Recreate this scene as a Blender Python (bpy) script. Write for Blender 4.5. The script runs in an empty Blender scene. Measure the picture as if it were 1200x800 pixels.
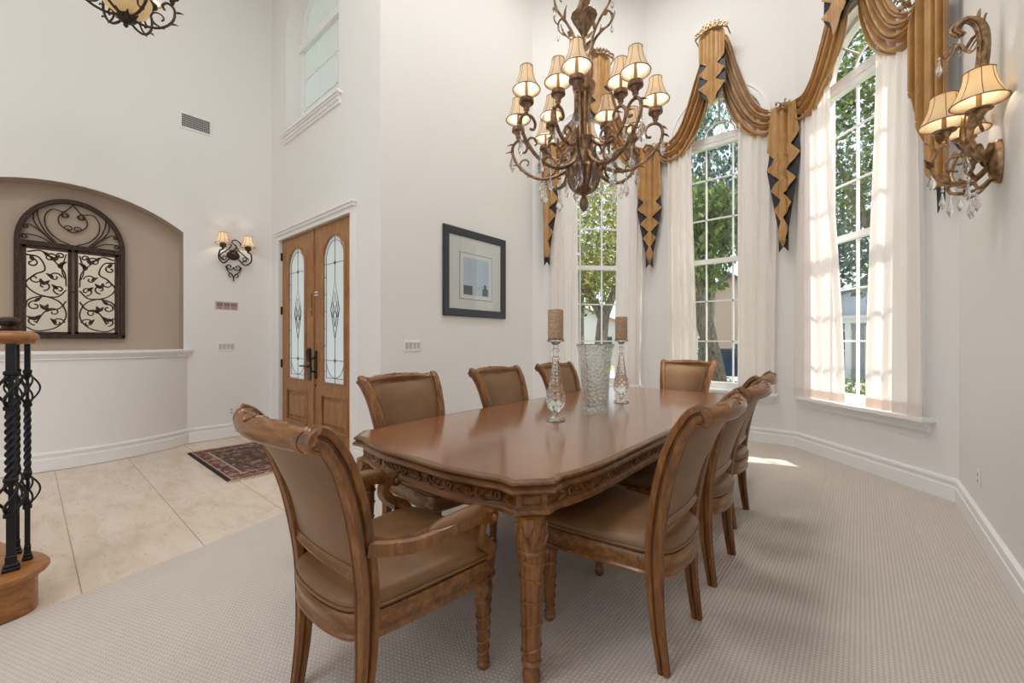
import bpy, math, random
from mathutils import Vector, Matrix
from math import sin, cos, pi, radians, hypot, sqrt, atan2
random.seed(7)
SC = bpy.context.scene
COL = SC.collection
TAU = 2 * pi

# ------------------------------------------------------------------ helpers
def lerp(a, b, t): return a + (b - a) * t
def smooth(t):
    t = max(0.0, min(1.0, t)); return t * t * (3 - 2 * t)

def spline(pts, n=8, closed=False):
    """Catmull-Rom through the points (tuples of any length)."""
    P = [tuple(p) for p in pts]; m = len(P); out = []
    segs = m if closed else m - 1
    for i in range(segs):
        if closed:
            p0, p1, p2, p3 = P[(i - 1) % m], P[i], P[(i + 1) % m], P[(i + 2) % m]
        else:
            p0 = P[i - 1] if i else tuple(2 * a - b for a, b in zip(P[0], P[1]))
            p1, p2 = P[i], P[i + 1]
            p3 = P[i + 2] if i + 2 < m else tuple(2 * a - b for a, b in zip(P[-1], P[-2]))
        for k in range(n):
            t = k / n; t2 = t * t; t3 = t2 * t
            out.append(tuple(.5 * ((2 * b) + (c - a) * t + (2 * a - 5 * b + 4 * c - d) * t2 + (3 * b - a - 3 * c + d) * t3)
                             for a, b, c, d in zip(p0, p1, p2, p3)))
    if not closed: out.append(P[-1])
    return out

def interp(tab, x):
    """piecewise linear table [(x, y), ...]"""
    if x <= tab[0][0]: return tab[0][1]
    for (x0, y0), (x1, y1) in zip(tab, tab[1:]):
        if x <= x1: return lerp(y0, y1, (x - x0) / (x1 - x0 + 1e-12))
    return tab[-1][1]

def spiral(cx, cy, r0, r1, a0, a1, n=22):
    return [(cx + lerp(r0, r1, k / n) * cos(lerp(a0, a1, k / n)), cy + lerp(r0, r1, k / n) * sin(lerp(a0, a1, k / n))) for k in range(n + 1)]

class MB:
    def __init__(s): s.v = []; s.f = []; s.m = []
    def add(s, vs, fs, m=0):
        b = len(s.v); s.v += [tuple(v) for v in vs]
        s.f += [tuple(b + i for i in f) for f in fs]; s.m += [m] * len(fs); return s
    def box(s, x0, x1, y0, y1, z0, z1, m=0):
        vs = [(x0, y0, z0), (x1, y0, z0), (x1, y1, z0), (x0, y1, z0), (x0, y0, z1), (x1, y0, z1), (x1, y1, z1), (x0, y1, z1)]
        return s.add(vs, [(0, 3, 2, 1), (4, 5, 6, 7), (0, 1, 5, 4), (1, 2, 6, 5), (2, 3, 7, 6), (3, 0, 4, 7)], m)
    def cbox(s, c, d, m=0, rz=0.0, ch=0.0):
        """centred box, optional chamfer, turned about z"""
        x, y, z = d[0] / 2, d[1] / 2, d[2] / 2
        if ch <= 0:
            ring = [(-x, -y), (x, -y), (x, y), (-x, y)]; lv = [(-z, 1.0, 0.0), (z, 1.0, 0.0)]
        else:
            ring = [(-x + ch, -y), (x - ch, -y), (x, -y + ch), (x, y - ch), (x - ch, y), (-x + ch, y), (-x, y - ch), (-x, -y + ch)]
            lv = [(-z, 1, ch), (-z + ch, 1, 0), (z - ch, 1, 0), (z, 1, ch)]
        rings = []
        for zz, k, ins in lv:
            r = []
            for a, b in ring:
                a2 = a - math.copysign(min(ins, abs(a)), a); b2 = b - math.copysign(min(ins, abs(b)), b)
                r.append((c[0] + a2 * cos(rz) - b2 * sin(rz), c[1] + a2 * sin(rz) + b2 * cos(rz), c[2] + zz))
            rings.append(r)
        return s.loft(rings, m=m)
    def loft(s, rings, closed=True, caps=True, m=0, loop=False):
        n = len(rings[0]); vs = [p for r in rings for p in r]; fs = []
        R = len(rings)
        for i in range(R if loop else R - 1):
            i2 = (i + 1) % R
            for j in range(n if closed else n - 1):
                j2 = (j + 1) % n
                fs.append((i * n + j, i * n + j2, i2 * n + j2, i2 * n + j))
        if caps and closed and not loop:
            fs.append(tuple(range(n - 1, -1, -1))); fs.append(tuple((R - 1) * n + j for j in range(n)))
        return s.add(vs, fs, m)
    def tube(s, pts, r, seg=8, caps=True, closed=False, m=0, flat=1.0, up=None):
        P = [Vector(p) for p in pts]; n = len(P)
        if n < 2: return s
        rad = (lambda i: r[min(i, len(r) - 1)]) if isinstance(r, (list, tuple)) else (r if callable(r) else (lambda i: r))
        T = []
        for i in range(n):
            if closed: t = P[(i + 1) % n] - P[i - 1]
            else: t = P[min(i + 1, n - 1)] - P[max(i - 1, 0)]
            T.append(t.normalized() if t.length > 1e-9 else Vector((0, 0, 1)))
        ref = Vector(up) if up else (Vector((0, 0, 1)) if abs(T[0].z) < .9 else Vector((1, 0, 0)))
        N = (ref - T[0] * ref.dot(T[0])).normalized(); rings = []
        for i in range(n):
            if up: N2 = ref - T[i] * ref.dot(T[i])
            else: N2 = N - T[i] * N.dot(T[i])
            if N2.length > 1e-6: N = N2.normalized()
            B = T[i].cross(N); ri = rad(i)
            rings.append([tuple(P[i] + N * (ri * flat * cos(TAU * k / seg)) + B * (ri * sin(TAU * k / seg))) for k in range(seg)])
        return s.loft(rings, caps=caps, m=m, loop=closed)
    def sweep(s, pts, prof, up=(0, 0, 1), caps=True, m=0, closed=False, scale=None):
        """profile (side, up) carried along a path; side = tangent x up"""
        P = [Vector(p) for p in pts]; n = len(P); rings = []; U0 = Vector(up)
        for i in range(n):
            t = (P[(i + 1) % n] - P[i - 1]) if closed else (P[min(i + 1, n - 1)] - P[max(i - 1, 0)])
            t.normalize(); S = t.cross(U0)
            S = S.normalized() if S.length > 1e-6 else Vector((1, 0, 0)); U = S.cross(t)
            k = scale[i] if scale else 1.0
            rings.append([tuple(P[i] + S * (a * k) + U * (b * k)) for a, b in prof])
        return s.loft(rings, caps=caps, m=m, loop=closed)
    def lathe(s, prof, seg=20, c=(0, 0, 0), caps=True, m=0, rot=0.0, wob=None):
        rings = []
        for i, (r, z) in enumerate(prof):
            rings.append([(c[0] + r * (wob(a, i) if wob else 1) * cos(a + rot), c[1] + r * (wob(a, i) if wob else 1) * sin(a + rot), c[2] + z)
                          for a in [TAU * k / seg for k in range(seg)]])
        return s.loft(rings, caps=caps, m=m)
    def prism(s, poly, z0, z1, m=0, xf=None):
        """2-D polygon (x, y) extruded along z; xf maps a local point"""
        n = len(poly); vs = [(x, y, z0) for x, y in poly] + [(x, y, z1) for x, y in poly]
        if xf: vs = [xf(*v) for v in vs]
        fs = [tuple(range(n - 1, -1, -1)), tuple(range(n, 2 * n))] + [(i, (i + 1) % n, n + (i + 1) % n, n + i) for i in range(n)]
        return s.add(vs, fs, m)
    def grid(s, fn, nu, nv, m=0):
        vs = [fn(i / nu, j / nv) for i in range(nu + 1) for j in range(nv + 1)]
        fs = [(i * (nv + 1) + j, (i + 1) * (nv + 1) + j, (i + 1) * (nv + 1) + j + 1, i * (nv + 1) + j + 1) for i in range(nu) for j in range(nv)]
        return s.add(vs, fs, m)
    def ball(s, c, r, seg=10, rings=6, m=0, sc=(1, 1, 1)):
        rr = []
        for i in range(rings + 1):
            a = pi * max(.02, min(.98, i / rings)) - pi / 2
            rr.append([(c[0] + r * sc[0] * cos(a) * cos(TAU * k / seg), c[1] + r * sc[1] * cos(a) * sin(TAU * k / seg), c[2] + r * sc[2] * sin(a)) for k in range(seg)])
        return s.loft(rr, m=m)
    def leaf(s, p, d, up, L, W, curl=.25, m=0, th=.0015):
        """pointed curled leaf from p along d"""
        p = Vector(p); d = Vector(d).normalized(); up = Vector(up); sd = d.cross(up).normalized(); up = sd.cross(d)
        sh = [0, .55, .95, 1, .75, .4, .03]; top = []; bot = []
        for i, w in enumerate(sh):
            t = i / (len(sh) - 1); c = p + d * (L * t) + up * (-curl * L * t * t)
            for k in (-1, 0, 1):
                q = c + sd * (k * W * .5 * max(w, .15)) + up * (-.12 * W * (1 - abs(k)))
                top.append(tuple(q + up * th)); bot.append(tuple(q - up * th))
        n = len(sh); fs = []
        for i in range(n - 1):
            for k in range(2):
                a = i * 3 + k; fs.append((a, a + 1, a + 4, a + 3)); b = a + n * 3; fs.append((b, b + 3, b + 4, b + 1))
            for k in (0, 2):
                a = i * 3 + k; q = (a, a + 3, a + 3 + n * 3, a + n * 3); fs.append(q if k == 0 else q[::-1])
        return s.add(top + bot, fs, m)
    def move(s, dx=0, dy=0, dz=0, rz=0.0, b=0):
        c, n = cos(rz), sin(rz)
        s.v[b:] = [(x * c - y * n + dx, x * n + y * c + dy, z + dz) for x, y, z in s.v[b:]]; return s
    def map(s, fn, b=0):
        s.v[b:] = [tuple(fn(*p)) for p in s.v[b:]]; return s
    def build(s, name, mats, parent=None, sharp=35, flat=False, loc=None):
        me = bpy.data.meshes.new(name); me.from_pydata(s.v, [], s.f)
        if not isinstance(mats, (list, tuple)): mats = [mats]
        for mt in mats: me.materials.append(mt)
        if len(mats) > 1: me.polygons.foreach_set('material_index', s.m)
        me.update(); me.validate()
        import bmesh
        bm = bmesh.new(); bm.from_mesh(me); bmesh.ops.recalc_face_normals(bm, faces=bm.faces); bm.to_mesh(me); bm.free()
        if not flat:
            me.polygons.foreach_set('use_smooth', [True] * len(me.polygons))
            me.set_sharp_from_angle(angle=radians(sharp))
        o = bpy.data.objects.new(name, me); COL.objects.link(o)
        if parent: o.parent = parent
        if loc: o.location = loc
        return o

def tag(o, label=None, cat=None, group=None, kind=None):
    if label: o['label'] = label
    if cat: o['category'] = cat
    if group: o['group'] = group
    if kind: o['kind'] = kind
    return o
def thing(name, label, cat, loc=(0, 0, 0), rz=0.0, group=None, kind=None):
    o = bpy.data.objects.new(name, None); COL.objects.link(o); o.empty_display_size = .05
    o.location = loc; o.rotation_euler = (0, 0, rz)
    return tag(o, label, cat, group, kind)
def struct(name, mb, mat, label, cat, **k):
    return tag(mb.build(name, mat, **k), label, cat, kind='structure')
def copy_tree(o, parent=None):
    c = o.copy(); COL.objects.link(c)
    if parent: c.parent = parent
    for ch in list(o.children): copy_tree(ch, c)
    return c
def lamp(kind, name, loc, energy, color, size=.02, parent=None, rot=None, **kw):
    l = bpy.data.lights.new(name, kind); l.energy = energy; l.color = color
    if kind == 'POINT': l.shadow_soft_size = size
    for k, v in kw.items(): setattr(l, k, v)
    o = bpy.data.objects.new(name, l); COL.objects.link(o); o.location = loc
    if rot: o.rotation_euler = rot
    if parent: o.parent = parent
    return o

# ------------------------------------------------------------------ materials
def lin(c): return c / 12.92 if c <= .04045 else ((c + .055) / 1.055) ** 2.4
def rgb(r, g, b): return (lin(r / 255), lin(g / 255), lin(b / 255), 1)

class Mat:
    def __init__(s, name, base=(.8, .8, .8, 1), rough=.5, metal=0.0, **kw):
        s.m = bpy.data.materials.new(name); s.m.use_nodes = True; s.t = s.m.node_tree
        s.n = s.t.nodes; s.l = s.t.links; s.b = s.n['Principled BSDF']; s.out = s.n['Material Output']
        s.b.inputs['Base Color'].default_value = base; s.b.inputs['Roughness'].default_value = rough
        s.b.inputs['Metallic'].default_value = metal
        for k, v in kw.items(): s.b.inputs[k.replace('_', ' ')].default_value = v
    def node(s, t, **kw):
        n = s.n.new(t)
        for k, v in kw.items():
            if k.startswith('i_'): n.inputs[k[2:].replace('_', ' ')].default_value = v
            else: setattr(n, k, v)
        return n
    def coord(s, kind='Object', scale=(1, 1, 1), rot=(0, 0, 0), loc=(0, 0, 0)):
        if kind == 'World': g = s.node('ShaderNodeNewGeometry').outputs['Position']
        else: g = s.node('ShaderNodeTexCoord').outputs[kind]
        mp = s.node('ShaderNodeMapping'); mp.inputs['Scale'].default_value = scale; mp.inputs['Rotation'].default_value = rot
        mp.inputs['Location'].default_value = loc
        s.l.new(g, mp.inputs['Vector']); return mp.outputs['Vector']
    def noise(s, vec, scale=5, detail=3, rough=.55, dist=0.0):
        n = s.node('ShaderNodeTexNoise'); n.inputs['Scale'].default_value = scale; n.inputs['Detail'].default_value = detail
        n.inputs['Roughness'].default_value = rough; n.inputs['Distortion'].default_value = dist
        if vec is not None: s.l.new(vec, n.inputs['Vector'])
        return n.outputs['Fac']
    def wave(s, vec, scale=5, dist=0.0, detail=2, kind='BANDS', dirn='X', dscale=1.0, prof='SIN'):
        n = s.node('ShaderNodeTexWave', wave_type=kind, wave_profile=prof)
        if kind == 'BANDS': n.bands_direction = dirn
        else: n.rings_direction = dirn
        n.inputs['Scale'].default_value = scale; n.inputs['Distortion'].default_value = dist; n.inputs['Detail'].default_value = detail
        n.inputs['Detail Scale'].default_value = dscale
        s.l.new(vec, n.inputs['Vector']); return n.outputs['Fac']
    def voro(s, vec, scale=5, feature='F1', out='Distance'):
        n = s.node('ShaderNodeTexVoronoi', feature=feature); n.inputs['Scale'].default_value = scale
        s.l.new(vec, n.inputs['Vector']); return n.outputs[out]
    def ramp(s, fac, stops, mode='LINEAR'):
        r = s.node('ShaderNodeValToRGB'); r.color_ramp.interpolation = mode; e = r.color_ramp.elements
        while len(e) < len(stops): e.new(.5)
        for el, (p, c) in zip(e, stops): el.position = p; el.color = c if len(c) == 4 else tuple(c) + (1,)
        s.l.new(fac, r.inputs['Fac']); return r.outputs['Color']
    def mix(s, fac, a, b, mode='MIX'):
        n = s.node('ShaderNodeMix', data_type='RGBA', blend_type=mode)
        for i, v in ((0, fac), (6, a), (7, b)):
            if hasattr(v, 'is_linked'): s.l.new(v, n.inputs[i])
            else: n.inputs[i].default_value = v
        return n.outputs[2]
    def math(s, op, a, b=0.0, c=None):
        n = s.node('ShaderNodeMath', operation=op)
        for i, v in enumerate((a, b) if c is None else (a, b, c)):
            if hasattr(v, 'is_linked'): s.l.new(v, n.inputs[i])
            else: n.inputs[i].default_value = v
        return n.outputs[0]
    def sep(s, vec):
        n = s.node('ShaderNodeSeparateXYZ'); s.l.new(vec, n.inputs[0]); return n.outputs
    def col(s, c): s.l.new(c, s.b.inputs['Base Color']); return s
    def rough(s, c): s.l.new(c, s.b.inputs['Roughness']); return s
    def bump(s, h, strength=.3, dist=.01):
        n = s.node('ShaderNodeBump'); n.inputs['Strength'].default_value = strength; n.inputs['Distance'].default_value = dist
        s.l.new(h, n.inputs['Height']); s.l.new(n.outputs['Normal'], s.b.inputs['Normal']); return s
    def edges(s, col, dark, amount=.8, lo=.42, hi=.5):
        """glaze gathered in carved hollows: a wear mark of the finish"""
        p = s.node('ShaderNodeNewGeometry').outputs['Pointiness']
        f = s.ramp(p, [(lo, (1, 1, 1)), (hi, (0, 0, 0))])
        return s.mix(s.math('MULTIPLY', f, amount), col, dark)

def translucent(name, color, tcol, fac=.5, rough=.9, alpha=1.0):
    M = Mat(name, color, rough); d = M.b
    t = M.node('ShaderNodeBsdfTranslucent'); t.inputs['Color'].default_value = tcol
    mx = M.node('ShaderNodeMixShader'); mx.inputs[0].default_value = fac
    M.l.new(d.outputs[0], mx.inputs[1]); M.l.new(t.outputs[0], mx.inputs[2]); last = mx
    if alpha < 1:
        tr = M.node('ShaderNodeBsdfTransparent'); m2 = M.node('ShaderNodeMixShader'); m2.inputs[0].default_value = alpha
        M.l.new(tr.outputs[0], m2.inputs[1]); M.l.new(mx.outputs[0], m2.inputs[2]); last = m2
    M.l.new(last.outputs[0], M.out.inputs['Surface']); return M

def wood(name, c_dark, c_mid, c_light, rough=.35, axis='X', scale=1.0, coat=.15, glaze=None):
    M = Mat(name, c_mid, rough); M.b.inputs['Coat Weight'].default_value = coat; M.b.inputs['Coat Roughness'].default_value = .12
    sc = {'X': (1.2, 9, 9), 'Y': (9, 1.2, 9), 'Z': (9, 9, 1.2)}[axis]
    v = M.coord('Object', tuple(q * scale for q in sc))
    g = M.noise(v, 3.0, 5, .62, .4); v2 = M.coord('Object', tuple(q * scale * 5 for q in sc)); g2 = M.noise(v2, 4, 3, .6)
    f = M.math('ADD', M.math('MULTIPLY', g, .75), M.math('MULTIPLY', g2, .25))
    c = M.ramp(f, [(.32, c_dark), (.5, c_mid), (.68, c_light)])
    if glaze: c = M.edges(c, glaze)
    M.col(c); M.bump(g2, .05, .002); return M

MT = {}
def mk():
    W = Mat('wall paint', rgb(237, 235, 231), .6); v = W.coord('World'); W.bump(W.noise(v, 60, 3), .05, .004); MT['wall'] = W.m
    W = Mat('white trim paint', rgb(242, 241, 239), .35); MT['trim'] = W.m
    W = Mat('taupe niche paint', rgb(186, 168, 150), .7); W.bump(W.noise(W.coord('World'), 60, 3), .05, .004); MT['taupe'] = W.m
    W = Mat('ceiling paint', rgb(240, 238, 235), .7); MT['ceil'] = W.m
    # looped carpet: ribs along the room, each rib broken into small loops
    C = Mat('ribbed loop carpet', rgb(205, 190, 176), .95); v = C.coord('World')
    x, y, z = C.sep(v)
    rib = C.math('ABSOLUTE', C.math('SINE', C.math('MULTIPLY', x, pi / .017)))
    ph = C.math('MULTIPLY', C.math('FLOOR', C.math('MULTIPLY', x, 1 / .017)), 1.9)
    loop = C.math('ABSOLUTE', C.math('SINE', C.math('ADD', C.math('MULTIPLY', y, pi / .017), ph)))
    hgt = C.math('MULTIPLY', C.math('POWER', rib, .6), C.math('ADD', C.math('MULTIPLY', C.math('POWER', loop, .6), .65), .35))
    n = C.noise(v, 3, 3); n2 = C.noise(v, 260, 2)
    base = C.mix(n, rgb(218, 207, 197), rgb(230, 220, 211))
    base = C.mix(C.math('MULTIPLY', C.math('SUBTRACT', 1.0, hgt), .5), base, rgb(158, 141, 125))
    base = C.mix(C.math('MULTIPLY', n2, .25), base, rgb(160, 145, 130))
    C.col(base); C.bump(hgt, .55, .006); C.b.inputs['Sheen Weight'].default_value = .15; MT['carpet'] = C.m
    # travertine tile, 0.51 x 0.51 laid in running bond along x
    T = Mat('travertine tile', rgb(221, 205, 186), .32); v = T.coord('World')
    x, y, z = T.sep(v)
    row = T.math('FLOOR', T.math('DIVIDE', T.math('SUBTRACT', y, .179), .528))
    fy = T.math('FRACT', T.math('DIVIDE', T.math('ADD', T.math('SUBTRACT', y, .179), 52.8), .528))
    fx = T.math('FRACT', T.math('DIVIDE', T.math('ADD', T.math('ADD', x, 80.2), T.math('MULTIPLY', row, .45)), .9))
    def line(f, w): return T.math('GREATER_THAN', T.math('ABSOLUTE', T.math('SUBTRACT', f, .5)), .5 - w)
    gy = line(fy, .005); gx = T.math('MULTIPLY', line(fx, .003), .5); gr = T.math('MAXIMUM', gx, gy)
    v2 = T.coord('World', (1.6, 5, 1)); n = T.noise(v2, 1.7, 6, .62, .6); n2 = T.noise(v2, 9, 4, .6)
    c = T.ramp(n, [(.3, rgb(206, 185, 162)), (.48, rgb(222, 206, 187)), (.7, rgb(231, 219, 204))])
    c = T.mix(T.math('MULTIPLY', n2, .15), c, rgb(194, 166, 136))
    T.col(T.mix(gr, c, rgb(158, 138, 116))); T.rough(T.ramp(n2, [(.3, (.25, .25, .25)), (.7, (.42, .42, .42))])); MT['tile'] = T.m
    # woods
    MT['tabletop'] = wood('table top mahogany', rgb(112, 64, 34), rgb(146, 88, 50), rgb(168, 108, 66), .2, 'X', .8, .5).m
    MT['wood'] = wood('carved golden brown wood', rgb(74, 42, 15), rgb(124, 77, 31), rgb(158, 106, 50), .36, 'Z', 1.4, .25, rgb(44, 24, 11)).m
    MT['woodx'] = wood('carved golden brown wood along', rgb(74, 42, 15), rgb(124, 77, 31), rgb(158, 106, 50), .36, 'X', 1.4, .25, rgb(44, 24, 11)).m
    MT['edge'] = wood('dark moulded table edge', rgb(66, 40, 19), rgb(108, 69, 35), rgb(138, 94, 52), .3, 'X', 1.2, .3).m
    MT['oak'] = wood('honey oak', rgb(116, 70, 30), rgb(160, 104, 52), rgb(184, 128, 72), .35, 'Y', 1.6, .2).m
    MT['doorwood'] = wood('stained door timber', rgb(132, 86, 42), rgb(162, 112, 62), rgb(184, 134, 82), .42, 'Z', 1.0, .15).m
    L = Mat('tan leather', rgb(140, 104, 72), .42); v = L.coord('Object'); n = L.noise(v, 5, 3); L.col(L.ramp(n, [(.3, rgb(110, 78, 47)), (.7, rgb(134, 97, 61))]))
    L.bump(L.voro(v, 220), .12, .002); MT['leather'] = L.m
    B = Mat('bronze iron', rgb(88, 66, 50), .42, .65); v = B.coord('Object'); n = B.noise(v, 25, 4)
    B.col(B.ramp(n, [(.3, rgb(88, 68, 52)), (.55, rgb(138, 110, 86)), (.75, rgb(190, 150, 112))])); B.bump(n, .2, .004); MT['bronze'] = B.m
    B = Mat('gilded bronze', rgb(140, 108, 70), .38, .7); v = B.coord('Object'); n = B.noise(v, 30, 4)
    B.col(B.ramp(n, [(.3, rgb(104, 80, 56)), (.55, rgb(158, 126, 90)), (.75, rgb(204, 172, 130))])); B.bump(n, .2, .004); MT['gilt'] = B.m
    I = Mat('black iron', rgb(26, 25, 27), .45, .3); MT['iron'] = I.m
    I = Mat('rust brown iron', rgb(58, 44, 36), .6, .4); n = I.noise(I.coord('Object'), 40, 3); I.col(I.ramp(n, [(.35, rgb(46, 34, 28)), (.7, rgb(84, 64, 52))])); MT['rust'] = I.m
    I = Mat('dark oiled bronze', rgb(40, 32, 28), .35, .7); MT['oiled'] = I.m
    S = translucent('cream lamp shade', rgb(250, 240, 222), rgb(252, 240, 218), .6); MT['shade'] = S.m
    S = translucent('amber lamp shade', rgb(252, 240, 214), rgb(252, 236, 200), .6); MT['amber'] = S.m
    MT['shadetrim'] = Mat('brown shade binding', rgb(140, 100, 66), .8).m
    MT['candle'] = Mat('wax candle sleeve', rgb(190, 146, 92), .6).m
    G = Mat('cut crystal', (1, 1, 1, 1), .02, Transmission_Weight=1.0, IOR=1.5); MT['crystal'] = G.m
    # clear crystal without costly caustics: half glass, half see-through
    def easyglass(name, tint, thr, ior, bumpscale=0, bs=.4, gl=.6, feature='F1'):
        M = Mat(name, tint, .03)
        g = M.node('ShaderNodeBsdfGlass'); g.inputs['Color'].default_value = tint; g.inputs['IOR'].default_value = ior; g.inputs['Roughness'].default_value = .02
        tr = M.node('ShaderNodeBsdfTransparent'); tr.inputs['Color'].default_value = tint
        mx = M.node('ShaderNodeMixShader'); mx.inputs[0].default_value = gl
        if bumpscale:
            v = M.voro(M.coord('Object'), bumpscale, feature); bn = M.node('ShaderNodeBump'); bn.inputs['Strength'].default_value = bs; bn.inputs['Distance'].default_value = .02
            M.l.new(v, bn.inputs['Height']); M.l.new(bn.outputs['Normal'], g.inputs['Normal'])
        M.l.new(tr.outputs[0], mx.inputs[1]); M.l.new(g.outputs[0], mx.inputs[2]); M.l.new(mx.outputs[0], M.out.inputs['Surface']); return M.m
    MT['crystal'] = easyglass('cut crystal', (.97, .97, .98, 1), 0, 1.5, gl=.7)
    MT['cutglass'] = easyglass('faceted pressed glass', (.97, .98, .96, 1), 0, 1.5, 0, gl=.9)
    MT['vase'] = easyglass('frosted relief glass', (.96, .975, .975, 1), 0, 1.42, 56, .6, .72, 'SMOOTH_F1')
    P = Mat('window glass', (1, 1, 1, 1), .0)
    tr = P.node('ShaderNodeBsdfTransparent'); tr.inputs['Color'].default_value = (.93, .96, .965, 1); gl = P.node('ShaderNodeBsdfGlossy'); gl.inputs['Roughness'].default_value = .02
    mx = P.node('ShaderNodeMixShader'); ge = P.node('ShaderNodeNewGeometry'); dt = P.node('ShaderNodeVectorMath', operation='DOT_PRODUCT')
    P.l.new(ge.outputs['Normal'], dt.inputs[0]); P.l.new(ge.outputs['Incoming'], dt.inputs[1])
    fz = P.math('ADD', P.math('MULTIPLY', P.math('POWER', P.math('SUBTRACT', 1.0, P.math('ABSOLUTE', dt.outputs['Value'])), 5.0), .7), .05)
    P.l.new(fz, mx.inputs[0]); P.l.new(tr.outputs[0], mx.inputs[1]); P.l.new(gl.outputs[0], mx.inputs[2]); P.l.new(mx.outputs[0], P.out.inputs['Surface']); MT['glass'] = P.m
    # obscure leaded glass
    O = translucent('obscure glass', rgb(226, 230, 231), rgb(236, 241, 242), .7, .15); MT['obscure'] = O.m
    MT['lead'] = Mat('lead came', rgb(84, 88, 90), .4, .6).m
    S = translucent('sheer cream curtain', rgb(250, 244, 240), rgb(252, 242, 236), .34, .9, 1.0); MT['sheer'] = S.m
    S = translucent('double hem sheer', rgb(244, 230, 220), rgb(236, 210, 190), .3, .9, 1.0); MT['hem'] = S.m
    Gd = Mat('gold satin', rgb(168, 122, 62), .42, Sheen_Weight=.35); v = Gd.coord('Object'); n = Gd.noise(v, 6, 3); n2 = Gd.noise(Gd.coord('Object', (300, 300, 30)), 4, 2)
    Gd.col(Gd.ramp(n, [(.3, rgb(164, 118, 58)), (.7, rgb(190, 144, 80))])); Gd.bump(n2, .1, .002); MT['gold'] = Gd.m
    MT['cord'] = Mat('pale gold edging', rgb(196, 164, 108), .6).m
    MT['black'] = Mat('black satin', rgb(30, 29, 33), .45).m
    MT['plastic'] = Mat('white switch plastic', rgb(238, 236, 232), .3).m
    MT['plasticgrey'] = Mat('pale grey recess', rgb(196, 194, 190), .4).m
    MT['pink'] = Mat('faded pink panel', rgb(206, 184, 188), .4).m
    MT['pinkdark'] = Mat('mauve panel ink', rgb(150, 118, 124), .5).m
    MT['ventdark'] = Mat('dark duct', rgb(38, 38, 40), .7).m
    MT['frame'] = Mat('blue black picture frame', rgb(48, 52, 62), .4).m
    MT['mat'] = Mat('picture mount', rgb(226, 224, 220), .7).m
    Mi = Mat('mirror', rgb(232, 226, 212), .03, 1.0); MT['mirror'] = Mi.m
mk()
SKY, SUN, EXPO = 1.0, 4.5, 1.06
SCP1, SCP2, FILL = 3.0, 2.2, 17
# ------------------------------------------------------------------ the room
A, B, C, D = (-3.57, 4.67), (-2.40, 5.92), (-.588, 5.92), (.584, 4.67)
FX, DY, RX = -6.31, 2.23, .584          # foyer wall, door wall, right wall
TOP = 6.5
class Wall:
    """local frame of a wall: s along it, n into the room, z up"""
    def __init__(s, P, Q):
        s.P, s.Q = P, Q; s.L = hypot(Q[0] - P[0], Q[1] - P[1])
        s.d = ((Q[0] - P[0]) / s.L, (Q[1] - P[1]) / s.L); s.nr = (s.d[1], -s.d[0]); s.ang = atan2(s.d[1], s.d[0])
    def __call__(s, a, n, z): return (s.P[0] + s.d[0] * a + s.nr[0] * n, s.P[1] + s.d[1] * a + s.nr[1] * n, z)
W1, W2, W3 = Wall(A, B), Wall(B, C), Wall(C, D)
WR, WL = Wall(D, (RX, -3.2)), Wall((-3.57, DY), A)
WD, WF = Wall((FX, DY), (-3.57, DY)), Wall((FX, -3.2), (FX, DY))

def arch_open(s0, s1, zb, zs, rise, n=24, circ=False):
    c, h = (s0 + s1) / 2, (s1 - s0) / 2
    def zt(s):
        u = max(-1, min(1, (s - c) / h))
        if rise <= 0: return zs
        if circ:
            R = (h * h + rise * rise) / (2 * rise); return zs + sqrt(max(0, R * R - (u * h) ** 2)) - (R - rise)
        return zs + rise * sqrt(max(0, 1 - u * u))
    brk = [c - h * cos(pi * k / n) for k in range(n + 1)] if rise > 0 else [s0, s1]
    return dict(s0=s0, s1=s1, zb=zb, zt=zt, brk=brk, zs=zs)
def pierced(L, z0, z1, th, ops, xf, s_start=0.0):
    """slab with openings; front face n=0, back n=-th"""
    mb = MB(); br = sorted({round(b, 5) for o in ops for b in o['brk']} | {s_start, L})
    def quad(a, b, za0, zb0, za1, zb1):
        if abs(za1 - za0) < 1e-5 and abs(zb1 - zb0) < 1e-5: return
        F = [xf(a, 0, za0), xf(b, 0, zb0), xf(b, 0, zb1), xf(a, 0, za1)]; K = [xf(a, -th, za0), xf(b, -th, zb0), xf(b, -th, zb1), xf(a, -th, za1)]
        mb.add(F + K, [(0, 1, 2, 3), (7, 6, 5, 4)])
    for a, b in zip(br, br[1:]):
        mid = (a + b) / 2; cov = sorted([o for o in ops if o['s0'] < mid < o['s1']], key=lambda o: o['zb'])
        ca = cb = z0
        for o in cov:
            quad(a, b, ca, cb, o['zb'], o['zb'])
            na, nb = o['zt'](a), o['zt'](b)
            if o['zb'] > z0: mb.add([xf(a, 0, o['zb']), xf(b, 0, o['zb']), xf(b, -th, o['zb']), xf(a, -th, o['zb'])], [(0, 1, 2, 3)])
            mb.add([xf(a, 0, na), xf(b, 0, nb), xf(b, -th, nb), xf(a, -th, na)], [(3, 2, 1, 0)])
            ca, cb = na, nb
        quad(a, b, ca, cb, z1, z1)
    for o in ops:
        for s in (o['s0'], o['s1']):
            mb.add([xf(s, 0, o['zb']), xf(s, 0, o['zs']), xf(s, -th, o['zs']), xf(s, -th, o['zb'])], [(0, 1, 2, 3)])
    return mb
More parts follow.
